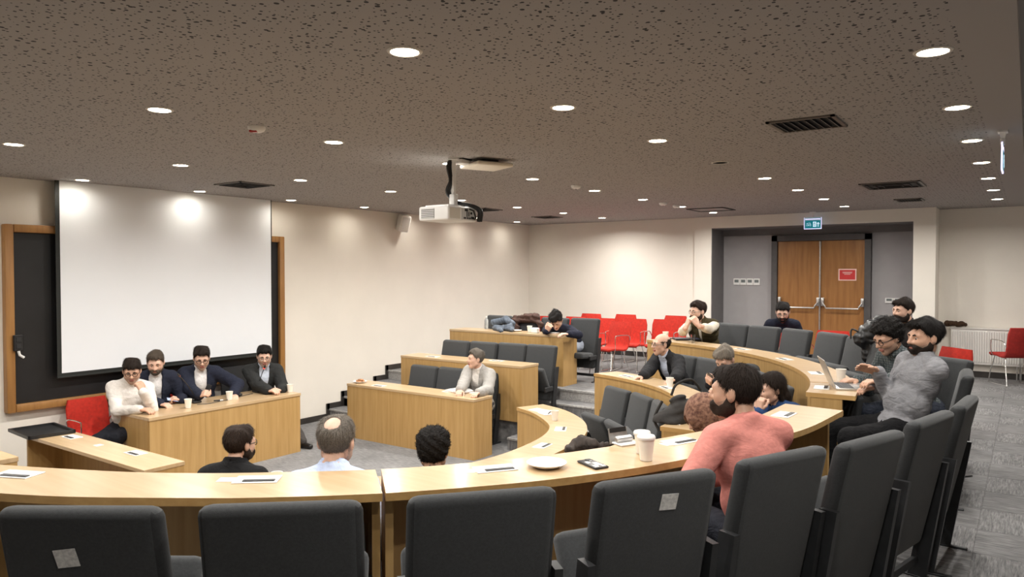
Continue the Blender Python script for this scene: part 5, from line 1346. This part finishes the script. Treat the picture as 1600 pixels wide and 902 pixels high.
q = MB(); q.lathe([(0, 0), (.026, 0), (.031, .11), (.029, .11), (.024, .006), (0, .006)], 16); q.build('glass_wall', mat('clear_glass', (.9, .92, .92), .05, trans=1.0), t)
c = atz(760, 514, TC + DH + .002)
t = thing('water_bottle', 'clear plastic water bottle at the wall end of the highest desk', 'bottle', c)
q = MB(); q.lathe([(0, 0), (.03, 0), (.033, .01), (.033, .13), (.028, .15), (.014, .175), (.014, .185), (0, .185)], 16); q.build('bottle_body', mat('pet_plastic', (.72, .76, .78), .15, trans=.7), t)
q = MB(); q.lathe([(.016, .182), (.016, .205), (0, .205)], 12); q.build('cap', M_WHITE, t)

def plate(p, r, label):
    t = thing('plate', label, 'plate', p)
    q = MB(); q.lathe([(0, .004), (r * .58, .004), (r * .60, 0), (r * .64, .002), (r * .98, .019), (r, .022), (r * .97, .023), (r * .66, .009), (0, .007)], 36); q.build('dish', M_PLATE, t); return t
plate(atz(854, 729, ZN + .002), .097, 'empty white plate on the nearest desk')
pc = atz(562.5, 598, DH + .002); t = plate(pc, .10, 'white plate of cookies on the lowest wall desk')
M_COOK = mat('cookie_brown', (.42, .19, .08), .8, var=.3, vscale=60, bump=.4, bscale=90)
for i, (x, y, z) in enumerate([(-.04, 0, .022), (.03, .025, .022), (.025, -.035, .022), (-.01, .01, .038), (.03, 0, .040)]):
    q = MB(); q.lathe([(0, -.008), (.028, -.007), (.032, 0), (.026, .008), (0, .010)], 12)
    single('cookie', q, M_COOK, ['brown cookie at the left of the plate', 'brown cookie at the back of the plate', 'brown cookie at the front right of the plate', 'brown cookie on top of the pile, left', 'brown cookie on top of the pile, right'][i], 'cookie', pc + V3(x, y, z), 0, 'cookies on the plate')
plate(atz(807, 518, TC + DH + .002), .085, 'white plate on the highest wall desk beside the paper cup')
c = atz(836, 520, TC + DH + .002)
t = thing('napkin_box', 'small white box on the highest wall desk', 'box', c, R(-8)); q = MB(); q.rbox((0, 0, .035), (.13, .07, .07), .005, 1); q.build('carton', M_PAPER, t); q = MB(); q.rbox((0, 0, .072), (.12, .06, .004), .001, 1); q.build('top_flap', M_PAPER, t)
c = atz(862, 520.5, TC + DH + .002)
t = thing('notebook', 'open notebook under the bending student\'s face', 'notebook', c, R(-5)); q = MB(); q.rbox((0, 0, .006), (.22, .15, .012), .002, 1); q.build('pages', M_PAPER, t); q = MB(); q.rbox((0, 0, -.0), (.23, .16, .004), .001, 1); q.build('cover', mat('notebook_cover', (.35, .16, .08), .6, var=.1), t)

def phone(p, rz, label, on=False, thick=.009, L_=.15, W_=.073, M3=None):
    t = thing('phone', label, 'phone', p)
    Mr = np.array(Matrix.Rotation(rz, 3, 'Z')) if M3 is None else M3
    q = MB(); q.rbox((0, 0, thick / 2), (L_, W_, thick), .003, 2, 0, Mr); q.build('case', M_DARKP, t)
    q = MB(); q.box((0, 0, thick + .0004), (L_ * .95, W_ * .92, .0008), 0, Mr); q.build('screen', mat('lit_screen', (.2, .22, .25), .2, emit=(.6, .7, 1), es=.8) if on else M_GLASSY, t)
    return t
c = atz(926, 727, ZN + .001)
t = phone(c, math.atan2(_R[1], _R[0]) + R(-62), 'smartphone in a dark case with pale printed back, on the nearest desk', L_=.16, W_=.078)
Mr = np.array(Matrix.Rotation(math.atan2(_R[1], _R[0]) + R(-62), 3, 'Z'))
q = MB()
for (x, y, a, b_) in ((.02, .012, .05, .03), (-.02, -.015, .03, .02), (.05, -.018, .03, .02), (-.045, .015, .02, .015), (.06, .02, .02, .02)): q.box((x, y, .0103), (a, b_, .0006), 0, Mr)
q.build('pale_print', M_WHITE, t)
q = MB(); q.rbox((-.058, .016, .011), (.03, .03, .003), .001, 1, 0, Mr); q.build('camera_bump', M_DARKP, t)
phone(atz(225.5, 644, .752), R(75), 'black phone lying at the left end of the speakers table')
phone(atz(437, 611, .752), R(80), 'grey phone under the hands of the speaker in dark grey', thick=.008)
def held(P, k, label, on=False, tilt=0):
    a = P['arms'][k]; M3 = a['M']; c = a['w'] + M3 @ V3(0, .085, -.028)
    Mx = np.stack([M3[:, 1], -M3[:, 0], M3[:, 2]], 1)
    return phone(c, 0, label, on, M3=Mx)
held(P2, 'L', 'lit phone in the hand of the grey-haired speaker', True)
a_ = P3['arms']['R']; c = a_['w'] + a_['M'] @ V3(-.01, .085, -.03) + V3(0, 0, .035)
L_ax = im3(-.35, -.25, 1); N_ax = nrm(np.cross(L_ax, np.cross(im3(-.5, -.8, .35), L_ax))); phone(c, 0, 'dark phone held up by the speaker in navy suit', M3=np.stack([L_ax, np.cross(N_ax, L_ax), N_ax], 1))
held(P12, 'R', 'dark phone held by the grey-haired man behind the man in pink')

# microphones
def mic(pb, ph, label, ring=False):
    t = thing('microphone', label, 'microphone', pb)
    d = np.asarray(ph) - np.asarray(pb)
    q = MB(); q.rbox((0, 0, .014), (.12, .10, .028), .01, 2); q.build('base', M_POST, t)
    pts = spline([(0, 0, .02), (d[0] * .12, d[1] * .12, d[2] * .3), (d[0] * .55, d[1] * .55, d[2] * .68), tuple(d)], 6)
    q = MB(); q.tube(pts, .005, 6); q.build('gooseneck', M_DARKP, t)
    e = pts[-1]; u = nrm(pts[-1] - pts[-3])
    q = MB(); q.tube([e - u * .01, e, e + u * .03, e + u * .045], [.006, .011, .011, .006], 8); q.build('capsule', M_DARKP, t)
    q = MB(); q.cyl(e - u * .012, e - u * .002, .012, n=10); q.build('ring_light', mat('mic_red', (.5, .02, .02), .4, emit=(1, .08, .05), es=3.0) if ring else mat('mic_ring', (.25, .07, .05), .4, var=.1), t)
mic(atz(305, 629.5, .752), atD(280, 587, 8.2), 'gooseneck microphone leaning left between the white-shirt man and the navy suits')
mic(atz(403, 613, .752), atD(413, 575, 9.2), 'gooseneck microphone with red light at the speaker\'s mouth', True)
path = np.array([atz(x, y, .757) for x, y in [(308, 632), (325, 631), (345, 627), (360, 624), (378, 619), (395, 615)]])
o0 = path[0]; q = MB(); q.tube(spline(path - o0, 4), .004, 6); single('microphone_cable', q, M_DARKP, 'thin black cable lying between the two microphones', 'cable', o0)
c = atz(341, 627, .752); t = thing('marker_pen', 'small pen lying beside the middle cup on the speakers table', 'pen', c, R(60)); q = MB(); q.cyl((-.05, 0, .008), (.05, 0, .008), .008, n=8); q.build('barrel', M_POST, t); q = MB(); q.cyl((.02, 0, .008), (.055, 0, .008), .0085, n=8); q.build('cap', M_WHITE, t)
c = atz(372, 619, .752); t = thing('computer_mouse', 'black computer mouse under the hand of the speaker in navy suit', 'mouse', c, R(10)); q = MB(); q.rbox((0, 0, .016), (.10, .06, .032), .014, 3); q.build('shell', M_DARKP, t); q = MB(); q.cyl((.03, -.005, .030), (.03, .005, .030), .006, n=8); q.build('wheel', M_POST, t)

# tray
cs = [atz(x, y, DH + .004) for x, y in [(20, 678), (110, 673), (47, 685.5), (82, 666.5)]]
c = sum(cs) / 4
t = thing('serving_tray', 'black serving tray on the straight desk at lower left', 'tray', (c[0], c[1], DH + .001), R(86))
q = MB(); q.rbox((0, 0, .005), (.40, .55, .01), .004, 1); q.build('tray_base', M_DARKP, t)
q = MB()
for lo, hi in (((-.20, -.275), (.20, -.255)), ((-.20, .255), (.20, .275)), ((-.20, -.275), (-.18, .275)), ((.18, -.275), (.20, .275))): q.b2((lo[0], lo[1], .006), (hi[0], hi[1], .032))
q.build('rim', M_DARKP, t)

# papers, pens, books
def sheet(px, py, z, w_, h_, rz, label, m_=M_PAPER):
    c = atz(px, py, z + .001); q = MB(); q.box((0, 0, .001), (w_, h_, .002)); return single('paper_sheet', q, m_, label, 'paper', c, rz)
sheet(844, 641.7, DH, .24, .15, R(-12), 'white sheet on the innermost curved desk, farther one'); sheet(853, 646.5, DH + .002, .16, .12, R(-25), 'white sheet by the paper cup on the innermost desk, nearer one')
c = atz(858, 646, DH + .006); t = thing('ballpoint_pen', 'dark pen on the sheets of the innermost desk', 'pen', c, R(-70)); q = MB(); q.cyl((-.07, 0, .005), (.06, 0, .005), .005, n=6); q.build('barrel', M_DARKP, t); q = MB(); q.cyl((.06, 0, .005), (.075, 0, .005), .005, .001, n=6); q.build('tip', M_STEEL, t)
t = thing('open_book', 'open book and papers in front of the man in grey blazer', 'book', atz(717, 612, DH + .002), R(-8))
for s in (-1, 1):
    q = MB(); n_ = 7; vs = []; 
    for i in range(n_):
        x = s * (.005 + .15 * i / (n_ - 1)); z = .012 + .022 * math.sin(math.pi * min(1, i / (n_ - 1) * .9 + .05))
        vs += [(x, -.11, z), (x, .11, z), (x, -.11, .003), (x, .11, .003)]
    fs = []
    for i in range(n_ - 1): a = i * 4; fs += [(a, a + 4, a + 5, a + 1), (a + 2, a + 3, a + 7, a + 6), (a, a + 2, a + 6, a + 4), (a + 1, a + 5, a + 7, a + 3)]
    fs += [(0, 1, 3, 2), (n_ * 4 - 4, n_ * 4 - 2, n_ * 4 - 1, n_ * 4 - 3)]
    q.add(vs, fs); q.build('pages', M_PAPER, t)
q = MB(); q.rbox((0, 0, .002), (.33, .235, .004), .001, 1); q.build('cover', mat('book_cover', (.35, .20, .12), .6, var=.1), t)
sheet(700, 612, DH, .14, .10, R(10), 'small white sheet beside the open book'); sheet(741, 614, DH, .12, .10, R(30), 'white sheet at the right of the open book')
c = atz(1072, 531, TC + DH + .002); t = thing('closed_laptop', 'dark closed laptop under the elbows of the man in a green vest', 'laptop', c, R(35)); q = MB(); q.rbox((0, 0, .008), (.33, .23, .016), .004, 2); q.build('base', M_POST, t); q = MB(); q.rbox((0, 0, .019), (.33, .23, .006), .002, 1); q.build('lid', mat('navy_lid', (.03, .035, .06), .35, var=.1), t)
c = atz(1052, 529, TC + DH + .002); t = thing('tablet', 'black tablet at the left end of the outer desk', 'tablet', c, R(40)); q = MB(); q.rbox((0, 0, .005), (.20, .14, .009), .003, 1); q.build('case', M_DARKP, t); q = MB(); q.box((0, 0, .0098), (.185, .125, .0006)); q.build('screen', M_GLASSY, t)

# laptop (front-right of the man in grey)
hinge0, hinge1 = atz(1303, 607, TC + DH + .002), None
u = nrm(V3(*(_R * .97 + _F0 * -.25)[:2], 0))       # from hinge to user
v = np.cross(V3(0, 0, 1), u)
t = thing('laptop', 'open silver laptop in front of the gesturing man', 'laptop', (hinge0[0], hinge0[1], TC + DH + .001))
M3 = np.stack([u, v, [0, 0, 1]], 1)
M_SIL = mat('laptop_silver', (.62, .60, .57), .3, metal=.7, var=.05)
q = MB(); q.rbox((.125, .08, .008), (.25, .34, .016), .004, 2, 0, M3); q.build('base', M_SIL, t)
q = MB(); q.box((.085, .08, .0165), (.11, .29, .001), 0, M3); kb = q.build('keyboard', M_DARKP, t)
keyb = MB()
for i in range(5):
    for j in range(13):
        keyb.box((.042 + i * .021, -.05 + j * .0215, .018), (.017, .018, .002), 0, M3)
keyb.build('keys', mat('key_grey', (.05, .05, .055), .5, var=.1), kb)['kind'] = 'stuff'
q = MB(); q.box((.195, .08, .0165), (.07, .11, .001), 0, M3); q.build('touchpad', mat('touchpad', (.5, .48, .46), .3, metal=.5, var=.05), t)
Ml = M3 @ np.array(Matrix.Rotation(R(-22), 3, 'Y'))
q = MB(); q.rbox((0, .08, .12), (.008, .34, .235), .003, 1, 0, Ml, (0, 0, .012)); q.build('lid', M_SIL, t)
q = MB(); q.box((.0048, .08, .12), (.001, .32, .21), 0, Ml, (0, 0, .012)); q.build('screen', mat('laptop_screen', (.05, .06, .08), .2, emit=(.4, .45, .55), es=.4), t)

# flip-up desk sockets
def flipbox(c, d, label, s=1.0):
    t = thing('flip_socket', label, 'desk socket', c)
    x = nrm(V3(d[0], d[1], 0)); M3 = np.stack([x, np.cross(V3(0, 0, 1), x), [0, 0, 1]], 1) * s
    q = MB(); q.rbox((0, 0, .006), (.15, .10, .012), .003, 1, 0, M3); q.build('base', M_ALU, t)
    q = MB(); q.rbox((0, .03, .022), (.13, .04, .03), .006, 1, 0, M3 @ np.array(Matrix.Rotation(R(20), 3, 'X'))); q.build('socket_block', M_STEEL, t)
    q = MB(); q.rbox((0, .07, .055), (.15, .006, .10), .002, 1, 0, M3 @ np.array(Matrix.Rotation(R(-12), 3, 'X'))); q.build('lid', M_STEEL, t)
    q = MB(); q.box((0, .064, .092), (.13, .004, .03), 0, M3 @ np.array(Matrix.Rotation(R(-12), 3, 'X'))); q.build('black_strip', M_DARKP, t)
c = atz(978, 694, ZN + .001); i = nearest(rI, c); d = nrm(rI[i - 3] - rI[i + 3]); flipbox(c, d, 'open flip-up silver socket on the nearest desk, left of the lidded cup', .85)
c = atz(320, 742, DH + .08); flipbox((c[0], c[1], DH + .001), _R, 'open socket lid just showing above the nearest desk edge at lower left')

# bags and clothes
def blob(name, label, cat, prims, m_, h, seed, wf, wa, floor=None, k=.05, parts=()):
    lo, hi = bounds(prims, .04); c = (lo + hi) / 2; c[2] = lo[2] + .04
    t = thing(name, label, cat, c)
    def fn(P):
        d = ev(prims, P, k) + wrinkle(P, seed, wf, wa)
        return d if floor is None else np.maximum(d, floor - P[:, 2])
    soft(parts[0] if parts else 'cloth', fn, lo, hi, h, m_, t, c)
    return t, c
M_BJ = mat('blue_grey_jacket', (.085, .105, .135), .8, var=.3, vscale=14, bump=.3, bscale=60)
zt = TC + DH
pj = lambda x, y, z: atY(x, y, z)
a = [atY(772, 505, 9.42), atY(790, 500, 9.46), atY(800, 507, 9.42), atY(776, 514, 9.30), atY(796, 513, 9.30), atY(783, 518, 9.08), atY(800, 515, 9.15)]
blob('jacket_heap', 'blue-grey jacket lying in a heap on the highest wall desk', 'jacket', [('c', a[0], a[1], .055, .06), ('c', a[1], a[2], .06, .05), ('c', a[3], a[4], .06, .06), ('c', a[3], a[5], .05, .032), ('c', a[4], a[6], .05, .03)], M_BJ, .012, 5, 45, .008)
M_BR = mat('brown_coat', (.060, .030, .022), .9, var=.3, vscale=18, bump=.3, bscale=60)
a = [atY(806, 500, 9.62), atY(836, 497, 9.62), atY(806, 513, 9.55), atY(845, 508, 9.60), atY(822, 496, 9.62)]
blob('coat', 'brown coat hung over the seat back left of the student', 'coat', [('c', a[0], a[2], .055, .06), ('c', a[4], a[1], .055, .05), ('c', a[1], a[3], .055, .05), ('c', a[0], a[1], .055, .055)], M_BR, .012, 9, 45, .009)
M_BAG = mat('dark_bag_leather', (.014, .011, .009), .75, var=.3, vscale=14, bump=.2, bscale=50)
c0 = atD(1062, 642, 6.05)
t, c = blob('backpack', 'dark brown backpack standing on the desk beside the headscarf', 'bag', [('e', c0, I3, (.10, .11, .13)), ('e', c0 + V3(-.03, -.05, -.10), I3, (.10, .12, .10)), ('c', c0 + V3(.05, .1, .03), c0 + V3(-.1, -.10, -.1), .06, .08)], M_BAG, .012, 4, 30, .009, TB + DH + .004, parts=('bag_body',))
q = MB(); q.tube(spline([c0 + V3(-.05, -.06, .13) - c, c0 + V3(-.02, -.02, .22) - c, c0 + V3(.06, .10, .25) - c, c0 + V3(.12, .16, .16) - c], 5), .011, 8); q.build('handle', M_BAG, t)
q = MB(); q.tube(spline([c0 + V3(-.12, -.08, .08) - c, c0 + V3(-.17, -.12, -.06) - c, c0 + V3(-.12, -.14, -.16) - c], 5), .012, 8); q.build('strap', M_BAG, t)
a = [atz(890, 703, DH + .03), atz(908, 694, DH + .05), atz(925, 697, DH + .05), atz(945, 697, DH + .03)]
M_DC = mat('dark_brown_coat', (.030, .020, .015), .75, var=.35, vscale=20, bump=.3, bscale=60)
blob('coat_heap', 'dark brown coat heaped on the innermost desk behind the plate', 'coat', [('c', a[0], a[1], .04, .055), ('c', a[1], a[2], .06, .05), ('c', a[2], a[3], .05, .03), ('c', a[1], a[1] + V3(.05, .05, .03), .04, .03)], M_DC, .010, 12, 60, .009, DH + .003)
M_PUF = mat('black_puffer', (.014, .014, .015), .45, var=.3, vscale=16, bump=.3, bscale=40)
a = [atD(1345, 530, 7.6), atD(1362, 519, 7.6), atD(1378, 510, 7.7), atD(1395, 522, 7.6)]
t, c = blob('puffer_jacket', 'black puffer jacket hung over the seat in front of the bearded man', 'jacket', [('c', a[0], a[1], .08, .10), ('c', a[1], a[2], .10, .10), ('c', a[2], a[3], .10, .10), ('c', a[1], a[1] - V3(0, 0, .25), .09, .09), ('c', a[2], a[2] - V3(0, 0, .3), .1, .1)], M_PUF, .012, 3, 45, .007, parts=('padded_body',))
q = MB(); q.tube(spline([a[0] + V3(-.0, -.0, .06) - c, a[0] + V3(-.08, -.03, .10) - c, a[0] + V3(-.09, -.05, .0) - c], 5), .010, 6); q.build('strap', M_PUF, t)
M_FUR = mat('brown_wool', (.050, .024, .010), .95, var=.4, vscale=60, bump=.5, bscale=120)
a = [atY(1480, 508.5, YR - .12), atY(1490, 508, YR - .12), atY(1500, 509, YR - .12), atY(1508, 509.5, YR - .12)]
for p_ in a: p_[2] = max(p_[2], 1.46)
blob('knit_scarf', 'brown woollen scarf lying on top of the radiator', 'scarf', [('c', a[0], a[1], .045, .03), ('c', a[1], a[2], .03, .035), ('c', a[2], a[3], .035, .03)], M_FUR, .010, 6, 80, .006, 1.412)
